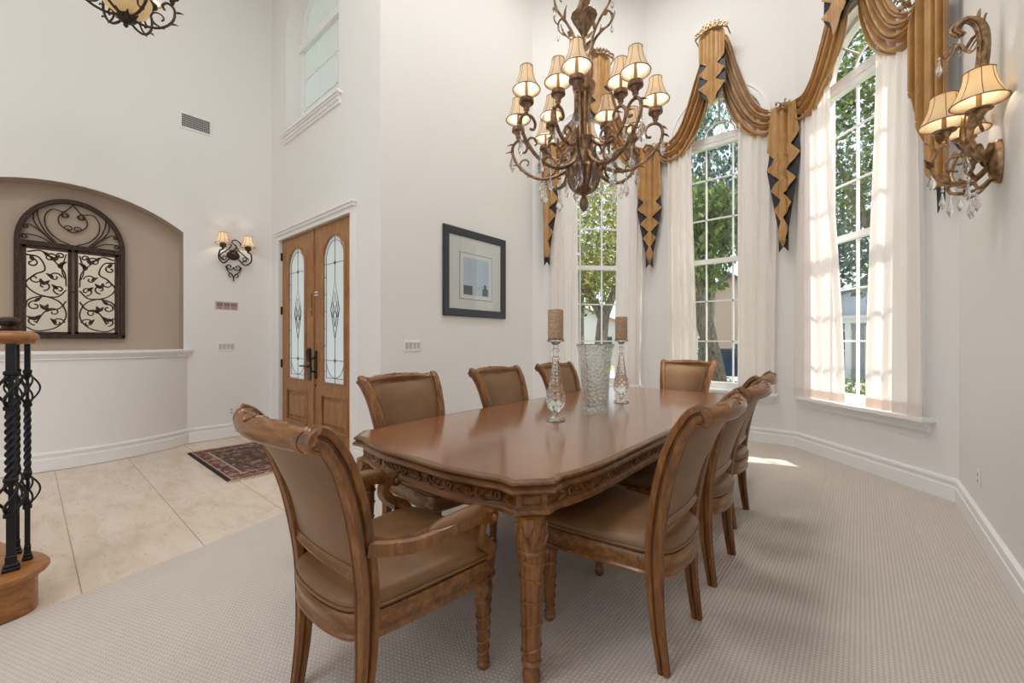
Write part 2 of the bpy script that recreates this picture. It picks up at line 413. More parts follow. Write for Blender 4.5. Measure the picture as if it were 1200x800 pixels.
def miter_sweep(path, prof, closed_prof=True):
    """profile (out, z) along a plan polyline; out = right-hand normal"""
    n = len(path); rings = []
    for i in range(n):
        ds = []
        for j in (i - 1, i):
            if 0 <= j < n - 1:
                dx, dy = path[j + 1][0] - path[j][0], path[j + 1][1] - path[j][1]; l = hypot(dx, dy); ds.append((dy / l, -dx / l))
        nx = sum(d[0] for d in ds) / len(ds); ny = sum(d[1] for d in ds) / len(ds); l2 = nx * nx + ny * ny
        nx, ny = nx / l2, ny / l2
        rings.append([(path[i][0] + nx * o, path[i][1] + ny * o, z) for o, z in prof])
    return MB().loft(rings)

# floors
edge = [(-2.3, -3.2), (-2.62, -1.2), (-2.917, .046), (-3.064, .707), (-3.226, 1.25), (-3.40, 1.75), (-3.57, 2.23)]
carpet = edge + [A, B, C, D, (RX, -3.2)]
struct('floor_carpet', MB().prism(carpet, -.05, 0), MT['carpet'], 'beige ribbed loop carpet covering the dining room floor', 'carpet')
tile = edge[::-1] + [(FX - .35, -3.2), (FX - .35, DY + .1), (-3.57, DY + .1)]
struct('floor_tile', MB().prism(tile[::-1], -.05, -.004), MT['tile'], 'cream travertine tile floor of the entrance foyer', 'tile floor')
struct('ceiling', MB().box(FX - .4, RX + .2, -3.2, 6.2, TOP, TOP + .1), MT['ceil'], 'high white ceiling above dining room and foyer', 'ceiling')

# walls
TH = .2
WIN = {1: (W1, .90), 2: (W2, .95), 3: (W3, .86)}
HW, ZB, ZS = .53, .62, 4.03
for k, nm, desc in ((1, 'wall_bay_left', 'left'), (2, 'wall_bay_center', 'middle'), (3, 'wall_bay_right', 'right')):
    w, c = WIN[k]
    ext = .085
    mb = pierced(w.L, -.05, TOP, TH, [arch_open(c - HW, c + HW, ZB, ZS, HW)], w)
    for a, e in ((0, -ext), (w.L, ext)):     # close the outer corner
        mb.add([w(a, -.001, -.05), w(a + e, -TH, -.05), w(a, -TH, -.05), w(a, -.001, TOP), w(a + e, -TH, TOP), w(a, -TH, TOP)],
               [(0, 1, 2), (3, 5, 4), (0, 3, 4, 1), (1, 4, 5, 2)])
    struct(nm, mb, MT['wall'], 'white %s bay wall around an arched window' % desc, 'wall', flat=True)
struct('wall_right', MB().box(RX, RX + TH, -3.2, 4.75, -.05, TOP), MT['wall'], 'plain white wall at right with gilded sconce', 'wall', flat=True)
struct('wall_left', MB().box(-3.77, -3.57, DY, 4.75, -.05, TOP), MT['wall'], 'white wall behind the dining table with framed picture', 'wall', flat=True)
struct('wall_back_blocker', MB().box(FX - .2, -3.4, -3.4, -3.2, -.05, TOP), MT['wall'], 'unseen white wall added behind the staircase to dim the foyer', 'wall', flat=True)  # unseen wall, added to block sky light and darken the foyer
DX0, DX1, DZ = -6.02 - FX, -4.117 - FX, 2.62
UW0, UW1, UZB, UZS = -5.83 - FX, -4.39 - FX, 4.0, 5.2
mb = pierced(WD.L - .2, -.05, TOP, .2501, [arch_open(DX0, DX1, -.05, DZ, 0), arch_open(UW0, UW1, UZB, UZS, .72)], WD)
struct('wall_door', mb, MT['wall'], 'white foyer wall holding the double entrance doors', 'wall', flat=True)
NY0, NY1 = -.66, 1.242
mb = pierced(WF.L + .25, -.05, TOP, .2, [arch_open(NY0 + 3.2, NY1 + 3.2, 1.15, 2.58, .32, circ=True)], WF)
struct('wall_foyer', mb, MT['wall'], 'white foyer wall with arched niche and small sconce', 'wall', flat=True)
# tan lining of the niche: back and reveal
o = arch_open(NY0 + 3.2, NY1 + 3.2, 1.15, 2.58, .32, circ=True)
lin_ = MB(); br = o['brk']
for a, b in zip(br, br[1:]):
    lin_.add([WF(a, -.197, 1.15), WF(b, -.197, 1.15), WF(b, -.197, o['zt'](b)), WF(a, -.197, o['zt'](a))], [(0, 1, 2, 3)])
    e = .002
    lin_.add([WF(a, -.003, o['zt'](a) - e), WF(b, -.003, o['zt'](b) - e), WF(b, -.197, o['zt'](b) - e), WF(a, -.197, o['zt'](a) - e)], [(3, 2, 1, 0)])
for s, e in ((o['s0'], .002), (o['s1'], -.002)):
    lin_.add([WF(s + e, -.003, 1.15), WF(s + e, -.003, 2.58), WF(s + e, -.197, 2.58), WF(s + e, -.197, 1.15)], [(0, 1, 2, 3)])
struct('trim_1', lin_, MT['taupe'], 'taupe painted lining of the arched foyer niche', 'wall niche', flat=True)
# bowed low wall below the niche with its moulded ledge
bowR, bowcx, bowcy = 1.63, -7.62, .31
ha = math.asin(.975 / bowR)
arc = [(bowcx + bowR * cos(a), bowcy + bowR * sin(a)) for a in [lerp(-ha, ha, k / 36) for k in range(37)]]
struct('wall_niche', MB().prism(arc + [(-6.5, 1.285), (-6.5, -.66)], -.05, 1.12), MT['wall'], 'white bowed low wall below the arched niche', 'wall')
arc2 = [(bowcx + bowR * cos(a), bowcy + bowR * sin(a)) for a in [lerp(-ha * .98, ha * .98, k / 36) for k in range(37)]]
led = [(-.6, 1.155), (.045, 1.155), (.05, 1.148), (.05, 1.128), (.042, 1.122), (.034, 1.105), (.024, 1.092), (.016, 1.085), (.016, 1.07), (0, 1.062)]
lp = [(bowcx + (bowR + o_) * cos(a), bowcy + (bowR + o_) * sin(a)) for o_ in (0,) for a in (0,)]
mbl = MB(); rings = []
for k in range(37):
    a = lerp(-ha * 1.02, ha * 1.02, k / 36); ca, sa = cos(a), sin(a)
    r = []
    for o_, z in led:
        if o_ < -.1:
            r.append((-6.505, bowcy + bowR * sa, z))
        else: r.append((bowcx + (bowR + o_) * ca, bowcy + (bowR + o_) * sa, z))
    r.append((-6.505, bowcy + bowR * sa, 1.1)); rings.append(r)
mbl.loft(rings)
struct('trim_2', mbl, MT['trim'], 'white moulded ledge curving below the niche', 'ledge')
bp = [(-.01, 0), (.022, 0), (.022, .112), (.015, .118), (.015, .146), (.024, .152), (.021, .172), (.006, .18), (-.01, .18)]
struct('baseboard_niche', miter_sweep(arc, bp), MT['trim'], 'white baseboard curving along the bowed niche wall', 'baseboard')
for nm, path, d in (('baseboard_bay', [A, B, C, D], 'white stepped baseboard running below the bay windows'),
                    ('baseboard_right', [D, (RX, -3.2)], 'white stepped baseboard along the right wall'),
                    ('baseboard_left', [(-4.03, DY), (-3.57, DY), A], 'white baseboard behind the left chairs'),
                    ('baseboard_foyer', [(FX, 1.27), (FX, DY), (-6.10, DY)], 'white baseboard below the small foyer sconce')):
    struct(nm, miter_sweep(path, bp), MT['trim'], d, 'baseboard')

# ------------------------------------------------------------------ bay windows
def ring_path(c, h, zb, zs, rise, inset=0.0, n=28):
    h2 = h - inset
    return [(c - h2, zb + inset)] + [(c - h2 * cos(pi * k / n), zs + (rise - inset) * sin(pi * k / n)) for k in range(n + 1)] + [(c + h2, zb + inset)]
def band(mb, w, P0, P1, n0, n1, close_bottom=False):
    """flat band between two outlines (s, z), from depth n0 to n1"""
    rings = [[w(a, n0, z) for a, z in P0], [w(a, n1, z) for a, z in P0], [w(a, n1, z) for a, z in P1], [w(a, n0, z) for a, z in P1]]
    k = len(P0); vs = [p for r in rings for p in r]; fs = []
    for i in range(4):
        i2 = (i + 1) % 4
        for j in range(k - 1): fs.append((i * k + j, i * k + j + 1, i2 * k + j + 1, i2 * k + j))
    fs += [(0, k, 2 * k, 3 * k), (k - 1, 4 * k - 1, 3 * k - 1, 2 * k - 1)]
    return mb.add(vs, fs)
def bar(mb, w, s0, s1, n0, n1, z0, z1):
    vs = [w(s, n, z) for z in (z0, z1) for s, n in ((s0, n0), (s1, n0), (s1, n1), (s0, n1))]
    return mb.add(vs, [(0, 3, 2, 1), (4, 5, 6, 7), (0, 1, 5, 4), (1, 2, 6, 5), (2, 3, 7, 6), (3, 0, 4, 7)])
for k in (1, 2, 3):
    w, c = WIN[k]
    desc = {1: 'tall arched white window behind the chandelier', 2: 'tall arched white window behind the far end chair', 3: 'tall arched white window nearest the right wall'}[k]
    root = thing('window_%d' % k, desc, 'window', w(c, 0, 0), kind='structure')
    wl = lambda a, n, z, w=w, c=c: tuple(p - q for p, q in zip(w(a + c, n, z), w(c, 0, 0)))
    mb = MB()
    band(mb, wl, ring_path(0, HW + .085, ZB, ZS, HW + .085), ring_path(0, HW - .004, ZB, ZS, HW - .004), 0, .022)
    band(mb, wl, ring_path(0, HW + .09, ZB, ZS, HW + .09), ring_path(0, HW + .055, ZB, ZS, HW + .055), .02, .034)
    mb.build('casing', MT['trim'], root)
    mb = MB()
    bar(mb, wl, -.69, .69, -.19, .125, ZB - .028, ZB + .002); bar(mb, wl, -.67, .67, 0, .10, ZB - .045, ZB - .028)
    bar(mb, wl, -.655, .655, 0, .06, ZB - .075, ZB - .045); bar(mb, wl, -.655, .655, 0, .035, ZB - .115, ZB - .075)
    mb.build('sill', MT['trim'], root)
    mb = MB()
    band(mb, wl, ring_path(0, HW, ZB, ZS, HW), ring_path(0, HW, ZB, ZS, HW, .045), -.17, -.09)
    bar(mb, wl, -HW, HW, -.17, -.08, 3.945, 4.03)                  # bar below the arch
    bar(mb, wl, -HW, HW, -.16, -.085, 2.31, 2.37)                  # meeting rail
    bar(mb, wl, -HW, HW, -.165, -.09, ZB, ZB + .085); bar(mb, wl, -HW, HW, -.165, -.09, 3.89, 3.95)
    mb.build('sash_frame', MT['trim'], root)
    mb = MB(); t = .009
    for s in (-.165, .165): bar(mb, wl, s - t, s + t, -.142, -.118, ZB + .05, 3.93)
    for z in (1.255, 1.80, 2.915, 3.46): bar(mb, wl, -HW + .03, HW - .03, -.142, -.118, z - t, z + t)
    sub = [(.2 * cos(a), 4.03 + .2 * sin(a)) for a in [pi * q / 16 for q in range(17)]]
    sub2 = [(.182 * cos(a), 4.03 + .182 * sin(a)) for a in [pi * q / 16 for q in range(17)]]
    band(mb, wl, sub, sub2, -.142, -.118)
    for a in (pi * .25, pi * .5, pi * .75):
        ca, sa = cos(a), sin(a); p0, p1 = .19, HW - .03
        vs = [wl(p * ca - q * sa, n, 4.03 + p * sa + q * ca) for n in (-.142, -.118) for p, q in ((p0, -t), (p1, -t), (p1, t), (p0, t))]
        mb.add(vs, [(0, 3, 2, 1), (4, 5, 6, 7), (0, 1, 5, 4), (1, 2, 6, 5), (2, 3, 7, 6), (3, 0, 4, 7)])
    mb.build('muntin', MT['trim'], root)
    P = ring_path(0, HW, ZB, ZS, HW, .03)
    MB().add([wl(a, -.13, z) for a, z in P], [tuple(range(len(P)))]).build('glass_pane', MT['glass'], root, flat=True)

# upper window over the door
root = thing('window_4', 'arched white window high above the entrance doors', 'window', (FX, DY, 0), kind='structure')
wl = lambda a, n, z: (a, -n, z)
uc, uh = (UW0 + UW1) / 2, (UW1 - UW0) / 2
mb = MB()
bar(mb, wl, UW0 - .07, UW1 + .07, -.24, .06, UZB - .035, UZB); bar(mb, wl, UW0 - .05, UW1 + .05, 0, .045, UZB - .06, UZB - .035)
bar(mb, wl, UW0 - .04, UW1 + .04, 0, .03, UZB - .10, UZB - .06); bar(mb, wl, UW0 - .04, UW1 + .04, 0, .018, UZB - .135, UZB - .10)
mb.build('sill', MT['trim'], root)
mb = MB()
band(mb, wl, ring_path(uc, uh, UZB, UZS, uh), ring_path(uc, uh, UZB, UZS, uh, .05), -.249, -.19)
bar(mb, wl, UW0, UW1, -.249, -.17, 5.17, 5.25)
mb.build('sash_frame', MT['trim'], root)
mb = MB()
for s in (uc - uh / 3, uc + uh / 3): bar(mb, wl, s - .008, s + .008, -.232, -.215, UZB, 5.2)
for z in (4.4, 4.79): bar(mb, wl, UW0, UW1, -.232, -.215, z - .008, z + .008)
for a in (pi / 3, 2 * pi / 3):
    ca, sa = cos(a), sin(a)
    vs = [wl(uc + p * ca - q * sa, n, UZS + p * sa + q * ca) for n in (-.232, -.215) for p, q in ((0, -.008), (uh - .03, -.008), (uh - .03, .008), (0, .008))]
    mb.add(vs, [(0, 3, 2, 1), (4, 5, 6, 7), (0, 1, 5, 4), (1, 2, 6, 5), (2, 3, 7, 6), (3, 0, 4, 7)])
mb.build('muntin', MT['trim'], root)
P = ring_path(uc, uh, UZB, UZS, uh, .03)
MB().add([wl(a, -.225, z) for a, z in P], [tuple(range(len(P)))]).build('glass_pane', MT['obscure'], root, flat=True)

# ------------------------------------------------------------------ entrance doors
root = thing('trim_3', 'white casing with projecting head around the double doors', 'door casing', (FX, DY, 0), kind='structure')
mb = MB()
for s0, s1 in ((DX0 - .085, DX0 + .004), (DX1 - .004, DX1 + .085)): bar(mb, wl, s0, s1, 0, .02, 0, DZ)
bar(mb, wl, DX0 - .085, DX1 + .085, 0, .022, DZ - .004, DZ + .05); bar(mb, wl, DX0 - .10, DX1 + .10, 0, .04, DZ + .05, DZ + .085); bar(mb, wl, DX0 - .115, DX1 + .115, 0, .055, DZ + .085, DZ + .105)
mb.build('casing', MT['trim'], root)
mb = MB(); bar(mb, wl, DX0, DX1, -.12, -.01, -.004, .012); mb.build('threshold', MT['oiled'], root)
GH, GZ0, GZS = .262, .77, 2.20
for k, (x0, x1) in enumerate(((-6.018, -5.068), (-5.066, -4.119))):
    root = thing('door_%d' % (k + 1), ('left leaf of the brown entrance doors with keypad lock and lever', 'right leaf of the brown entrance doors with long dark pull')[k], 'door',
                 ((x0 + x1) / 2, DY + .03, 0), kind='structure')
    hw = (x1 - x0) / 2
    lf = lambda a, n, z, hw=hw: (a - hw, -n, z)
    gc = hw + (-.02 if k == 0 else .02)
    pan = arch_open(gc - .30, gc + .30, .22, .62, 0)
    mb = pierced(2 * hw, .012, DZ - .004, .045, [pan, arch_open(gc - GH, gc + GH, GZ0, GZS, GH)], lf)
    for s in (0, 2 * hw): mb.add([lf(s, 0, .012), lf(s, -.045, .012), lf(s, -.045, DZ - .004), lf(s, 0, DZ - .004)], [(0, 1, 2, 3)])
    mb.build('leaf', MT['doorwood'], root, flat=True)
    mb = MB()                                                     # mouldings
    G = ring_path(gc, GH, GZ0, GZS, GH); mb.tube([lf(a, .003, z) for a, z in G], .016, 6, closed=True)
    G2 = ring_path(gc, GH + .03, GZ0 - .03, GZS, GH + .03)
    pp = [(gc - .30, .22), (gc + .30, .22), (gc + .30, .62), (gc - .30, .62)]
    for i in range(4):
        a, b = pp[i], pp[(i + 1) % 4]; mb.tube([lf(a[0], .002, a[1]), lf(b[0], .002, b[1])], .014, 6)
    mb.build('moulding', MT['doorwood'], root)
    mb = MB()
    o4 = [(gc - .30, .22), (gc + .30, .22), (gc + .30, .62), (gc - .30, .62)]; i4 = [(gc - .25, .27), (gc + .25, .27), (gc + .25, .57), (gc - .25, .57)]
    i5 = [(gc - .225, .295), (gc + .225, .295), (gc + .225, .545), (gc - .225, .545)]
    mb.loft([[lf(a, -.03, z) for a, z in o4], [lf(a, -.018, z) for a, z in o4], [lf(a, -.018, z) for a, z in i4], [lf(a, .0, z) for a, z in i5]])
    mb.build('raised_panel', MT['doorwood'], root, flat=True)
    gl = MB().add([lf(a, -.02, z) for a, z in G], [tuple(range(len(G)))]).build('glass_pane', MT['obscure'], root, flat=True)
    mb = MB(); n_ = -.016
    def ln(pts, r=.0035): mb.tube([lf(a, n_, z) for a, z in pts], r, 5)
    ln(ring_path(gc, GH - .055, GZ0 + .055, GZS, GH - .055)); ln([(gc - GH + .055, GZ0 + .055), (gc + GH - .055, GZ0 + .055)])
    ln([(gc, GZ0), (gc, 1.28)]); ln([(gc, 1.95), (gc, GZS + GH)])
    ln([(gc - GH, GZS - .05), (gc + GH, GZS - .05)]); ln([(gc - GH, 1.03), (gc + GH, 1.03)])
    for zc, hw2, hh in ((1.615, .10, .335), (1.615, .055, .2)): ln([(gc, zc - hh), (gc + hw2, zc), (gc, zc + hh), (gc - hw2, zc), (gc, zc - hh)], .0045)
    for dx in (-.05, .05): ln([(gc + dx, 1.615 - .09), (gc + dx * 2, 1.615), (gc + dx, 1.615 + .09), (gc, 1.615), (gc + dx, 1.615 - .09)], .004)
    ln([(gc - (GH - .055) * cos(pi * q / 14), 1.03 - .2 * sin(pi * q / 14)) for q in range(15)])
    for z in (.9, 1.2, 1.4, 1.6, 1.8, 2.0):
        for sg in (-1, 1): ln([(gc + sg * (GH - .055), z), (gc + sg * GH, z)])
    for zz in (GZS - .05, 1.03): mb.tube([lf(gc + .018 * cos(TAU * q / 10), n_, zz + .018 * sin(TAU * q / 10)) for q in range(10)], .004, 5, closed=True)
    mb.build('lead_came', MT['lead'], gl)
    if k == 0:
        for z in (2.40, 1.67, .955):
            mb = MB(); bar(mb, lf, -.03, .0, -.02, .022, z - .055, z + .055); mb.tube([lf(-.012, .022, z - .06), lf(-.012, .022, z + .06)], .009, 8); mb.build('hinge', MT['oiled'], root)
        mb = MB(); bar(mb, lf, 2 * hw - .012, 2 * hw + .022, .0, .014, .012, DZ - .006); mb.build('astragal', MT['doorwood'], root, flat=True)
        x = 2 * hw - .11
        mb = MB(); mb.cbox(lf(x, .014, 1.085), (.075, .028, .165), ch=.008); kp = mb.build('keypad_lock', MT['oiled'], root)
        mb = MB(); mb.cbox(lf(x - .02, .03, 1.12), (.03, .008, .07), ch=.003); mb.build('keypad', MT['black'], kp)
        mb = MB(); mb.cbox(lf(x + .01, .012, .87), (.06, .024, .20), ch=.01); mb.ball(lf(x + .01, .045, .95), .025)
        mb.tube([lf(x + .01, .02, .95), lf(x + .01, .055, .95), lf(x - .03, .062, .952), lf(x - .15, .055, .945)], .011, 8); mb.build('lever_handle', MT['lead'], root)
        mb = MB(); mb.cbox(lf(x + .06, .008, 1.70), (.02, .016, .27), ch=.004); mb.build('slide_bolt', MT['gilt'], root)
    else:
        mb = MB(); mb.cbox(lf(.06, .01, .97), (.058, .02, .34), ch=.009)
        mb.tube([lf(.06, .015, 1.06), lf(.06, .06, 1.04), lf(.06, .07, .97), lf(.06, .06, .90), lf(.06, .015, .88)], .012, 8); mb.build('pull_handle', MT['oiled'], root)
        mb = MB(); mb.lathe([(.012, 0), (.012, .008), (.004, .01)], 10); mb.map(lambda px_, py_, pz_: (px_ + lf(.055, 0, 0)[0], -pz_, py_ + .72)); mb.build('bolt_knob', MT['oiled'], root)
        mb = MB(); bar(mb, lf, .03, .10, 0, .008, 1.80, 1.815); bar(mb, lf, .03, .10, 0, .008, 1.835, 1.85); mb.build('latch_plate', MT['trim'], root)
# ------------------------------------------------------------------ dining chairs (local: front is +y, origin between the rear feet)
ST = [(.205, -.022, 0), (.208, .004, .2), (.212, .012, .40), (.222, .002, .55), (.238, -.032, .74), (.258, -.082, .89), (.272, -.125, .965), (.279, -.152, .998), (.283, -.178, 1.012)]
STS = spline(ST, 6)
def st_at(z):
    for p, q in zip(STS, STS[1:]):
        if p[2] <= z <= q[2]:
            t = (z - p[2]) / (q[2] - p[2] + 1e-9); return lerp(p[0], q[0], t), lerp(p[1], q[1], t)
    return STS[-1][0], STS[-1][1]
def mirror_x(mb): return mb.map(lambda x, y, z: (-x, y, z))
def seat_outline(w=1.0, off=0.0):
    half = [(0, -.062), (.10, -.055), (.175, -.03), (.222, .03), (.243, .14), (.262, .30), (.274, .43), (.268, .50), (.235, .528), (.12, .545), (0, .552)]
    full = half + [(-x, y) for x, y in half[-2:0:-1]]
    P = spline(full, 5, True); n = len(P); out = []
    for i in range(n):
        dx, dy = P[(i + 1) % n][0] - P[i - 1][0], P[(i + 1) % n][1] - P[i - 1][1]; l = hypot(dx, dy)
        out.append((P[i][0] * w + off * dy / l, P[i][1] - off * dx / l))
    return out
def ringz(o, z): return [(x, y, z) for x, y in o]
POST = [(-.026, -.019), (-.010, -.022), (-.006, -.014), (-.001, -.014), (.004, -.022), (.022, -.021), (.026, -.014), (.026, .014), (.022, .021), (.005, .022), (.001, .014), (-.003, .014), (-.007, .022), (-.022, .022), (-.026, .014), (-.030, .006), (-.021, .002), (-.021, -.002), (-.030, -.006)]
def bow(u, z): return (.012 + .045 * smooth((z - .5) / .5)) * (1 - u * u)

def turned_leg(H, r0, r1, lobes=8):
    mb = MB()
    z = lambda t: H * (1 - t)
    prof = []; reed = []
    for t, r, q in [(0, r0 * .9, 0), (.03, r0 * 1.1, 0), (.06, r0 * 1.0, 0), (.08, r0 * 1.15, 1), (.16, r0 * 1.2, 1), (.22, r0 * .95, 1), (.24, r0 * 1.1, 0), (.27, r0 * 1.08, 0)]: prof.append((r, z(t))); reed.append(q)
    bands = (.40, .53, .66, .78)
    t = .29
    while t < .86:
        r = lerp(r0 * .95, r1, (t - .29) / .57); prof.append((r, z(t))); reed.append(1)
        t += .04
    for t, r, q in [(.87, r1 * 1.15, 0), (.89, r1 * 1.25, 0), (.91, r1 * .9, 0), (.94, r1 * 1.3, 0), (.97, r1 * 1.25, 0), (1.0, r1 * .8, 0)]: prof.append((r, z(t))); reed.append(q)
    prof = prof[::-1]; reed = reed[::-1]
    mb.lathe(prof, 32, wob=lambda a, i: 1 + (.09 * (abs(cos(a * lobes / 2)) - .6) if reed[i] else 0))
    for t in bands:                                               # ribbon wound about the reeds
        r = lerp(r0 * .95, r1, (t - .29) / .57) * 1.04
        mb.tube([(r * cos(a), r * sin(a), z(t) + .012 * sin(a)) for a in [TAU * k / 18 for k in range(18)]], r0 * .13, 5, closed=True)
    return mb
def scrollwork(n=10): return spiral(0, 0, .032, .006, 0, 2.6 * pi, n)

def make_chair(arms):
    t = thing('dining_armchair' if arms else 'dining_chair', 'chair', 'chair')
    wood_, leather = MT['wood'], MT['leather']
    w = 1.04 if arms else 1.0
    # seat
    mb = MB()
    lv = [(.43, -.012), (.445, -.004), (.462, 0), (.478, -.006)]
    rings = [ringz(seat_outline(w, o), z) for z, o in lv]
    for q, z in ((.90, .491), (.76, .501), (.5, .508), (.2, .511)): rings.append([(x * q, .26 + (y - .26) * q, z) for x, y, _ in ringz(seat_outline(w, 0), 0)])
    mb.loft(rings); cu = mb.build('seat_cushion', leather, t, sharp=50)
    mb = MB(); mb.tube(ringz(seat_outline(w, .001), .452), .0045, 6, closed=True); mb.build('welt', leather, cu)
    mb = MB()
    lv = [(.352, -.03), (.352, -.004), (.358, .002), (.366, .002), (.372, -.004), (.384, -.006), (.405, .002), (.428, .003), (.436, -.002), (.438, -.03)]
    mb.loft([ringz(seat_outline(w, o), z) for z, o in lv], loop=True); mb.build('seat_frame', MT['woodx'], t)
    # posts, rear legs in one piece with the back uprights
    for sg in (1, -1):
        mb = MB(); n = len(STS)
        sc = [interp([(0, .78), (.2, .95), (.4, 1.2), (.8, 1.22), (1.02, 1.05)], p[2]) for p in STS]
        mb.sweep(STS, POST, up=(1, 0, 0), scale=sc)
        # volute at the top of the post
        sp = [(.279, -.162 + a, .985 + b) for a, b in spiral(0, 0, .034, .006, pi * .45, pi * .45 + 2.2 * pi, 18)]
        mb.tube(sp, [lerp(.012, .006, k / 18) for k in range(19)], 7); mb.ball((.279, -.162, .985), .014, 8, 5)
        mb.cbox((.279, -.162, .985), (.034, .04, .04), ch=.01)
        if sg < 0: mirror_x(mb)
        mb.build('rear_leg', wood_, t, sharp=40)
    for sg in (1, -1):
        fx, fy = .232 * w * sg, .482
        mb = turned_leg(.35, .030, .019); mb.cbox((0, 0, .392), (.062, .062, .088), ch=.004); mb.move(fx, fy)
        lg = mb.build('front_leg', wood_, t)
        mb = MB()
        for nx, ny in ((sg, 0), (0, 1), (0, -1)):
            c = Vector((fx + nx * .031, fy + ny * .031, .395)); s_ = Vector((-ny, nx, 0))
            for q in range(6):
                a = TAU * q / 6; p = c + s_ * (.012 * cos(a)) + Vector((0, 0, .014 * sin(a))); mb.ball(p, .0075, 6, 4)
            mb.ball(c, .007, 6, 4)
        mb.build('rosette', wood_, lg)
    # upholstered back: leather front and back skins with a wooden frame
    z0, z1 = .575, .985
    def skin(off, inset=.026):
        def fn(a, b):
            z = lerp(z0, z1, b); x, y = st_at(z); u = a * 2 - 1
            puff = .008 * (1 - abs(u) ** 4) * (1 - abs(2 * b - 1) ** 6)
            return ((x - inset) * u, y - bow(u, z) + off + puff * (1 if off > 0 else -.8), z)
        return fn
    mb = MB(); nu, nv = 14, 14
    f1, f2 = skin(.012), skin(-.016)
    mb.grid(f1, nu, nv); mb.grid(f2, nu, nv)
    e = lambda f: [f(i / nu, 0) for i in range(nu + 1)] + [f(1, j / nv) for j in range(1, nv + 1)] + [f(1 - i / nu, 1) for i in range(1, nu + 1)] + [f(0, 1 - j / nv) for j in range(1, nv)]
    mb.loft([e(f1), e(f2)], caps=False)
    bpad = mb.build('back_pad', leather, t, sharp=60)
    f3 = skin(-.017, .034)
    mb = MB(); mb.tube(e(f3), .0035, 6, closed=True); mb.build('welt', leather, bpad)
    f4 = skin(.016, .032); mb = MB()
    for sg in (0, 1):
        for k in range(26):
            p = f4(sg, (k + .5) / 26); mb.ball((p[0] * .985, p[1], p[2]), .0048, 6, 4)
    for k in range(22):
        p = f4((k + .5) / 22, .985); mb.ball(p, .0048, 6, 4)
    mb.build('nailhead_trim', MT['gilt'], bpad)
    # lower and upper cross rails of the back
    def rail(z, off, h, d):
        x, y = st_at(z); return [((x - .01) * u, y - bow(u, z) + off, z) for u in [lerp(-1, 1, k / 16) for k in range(17)]]
    mb = MB(); mb.sweep(rail(.558, -.004, 0, 0), [(-.018, -.02), (.018, -.02), (.022, -.008), (.018, .0), (.018, .018), (-.018, .018), (-.018, .0), (-.022, -.008)])
    mb.build('back_rail', MT['woodx'], t)
    pts = []; rr = []
    for k in range(29):
        u = lerp(-1, 1, k / 28); pts.append((.272 * u, -.160 - .055 * (1 - u * u), .985 + .010 * (1 - abs(u) ** 2.2))); rr.append(.030 + .006 * (1 - u * u))
    mb = MB(); mb.tube(pts, rr, 12)
    for sg in (-1, 1):                                            # ring mouldings by the posts
        for u, r in ((.83, .034), (.87, .039), (.91, .035)):
            i = pts[0]; x, y, z = .272 * u * sg, -.160 - .055 * (1 - u * u), .985 + .010 * (1 - abs(u) ** 2.2)
            mb.tube([(x - .006 * sg, y + .003, z), (x - .002, y, z), (x + .006 * sg, y, z)], [r * .86, r, r * .86], 12)
    mb.sweep([(x, y + .022, z - .014) for x, y, z in pts], [(-.016, -.018), (.014, -.018), (.014, .03), (-.016, .03)])
    tr = mb.build('top_rail', MT['woodx'], t)
    mb = MB()                                                     # acanthus carved on the crest
    def crest(u, ph):                                             # a point on the surface of the roll
        x, y, z = .272 * u, -.160 - .055 * (1 - u * u), .985 + .010 * (1 - abs(u) ** 2.2); r = .030 + .006 * (1 - u * u) + .001
        return Vector((x, y - r * sin(ph), z + r * cos(ph))), Vector((0, -sin(ph), cos(ph)))
    for sg in (-1, 1):
        for u0, ph, du, dph, wd in ((.04, .25, .28, -.35, .024), (.04, .25, .30, .3, .026), (.22, .2, .24, .75, .02), (.22, .1, .24, -.75, .02), (.40, .2, .26, .0, .022)):
            vs = []; fs = []; sh = (.25, .7, 1, .95, .7, .4, .06)
            for i, ww in enumerate(sh):
                t_ = i / 6
                for k in (-2, -1, 0, 1, 2):
                    p, nn = crest(sg * (u0 + du * t_), ph + dph * t_ + k * .5 * wd * ww / .036); vs.append(tuple(p + nn * ((.0012, .001, -.0035)[abs(k)] if k else .0030)))
            for i in range(6):
                for k in range(4): q = i * 5 + k; fs.append((q, q + 1, q + 6, q + 5))
            mb.add(vs, fs)
        sp = [crest(sg * (.10 + a), .2 + b * 12)[0] for a, b in spiral(0, 0, .07, .015, pi, pi + sg * 2.2 * pi, 16)]
        mb.tube(sp, .0035, 5)
    mb.ball(crest(0, .25)[0], .009, 8, 5)
    mb.build('leaf_carving', MT['woodx'], tr)
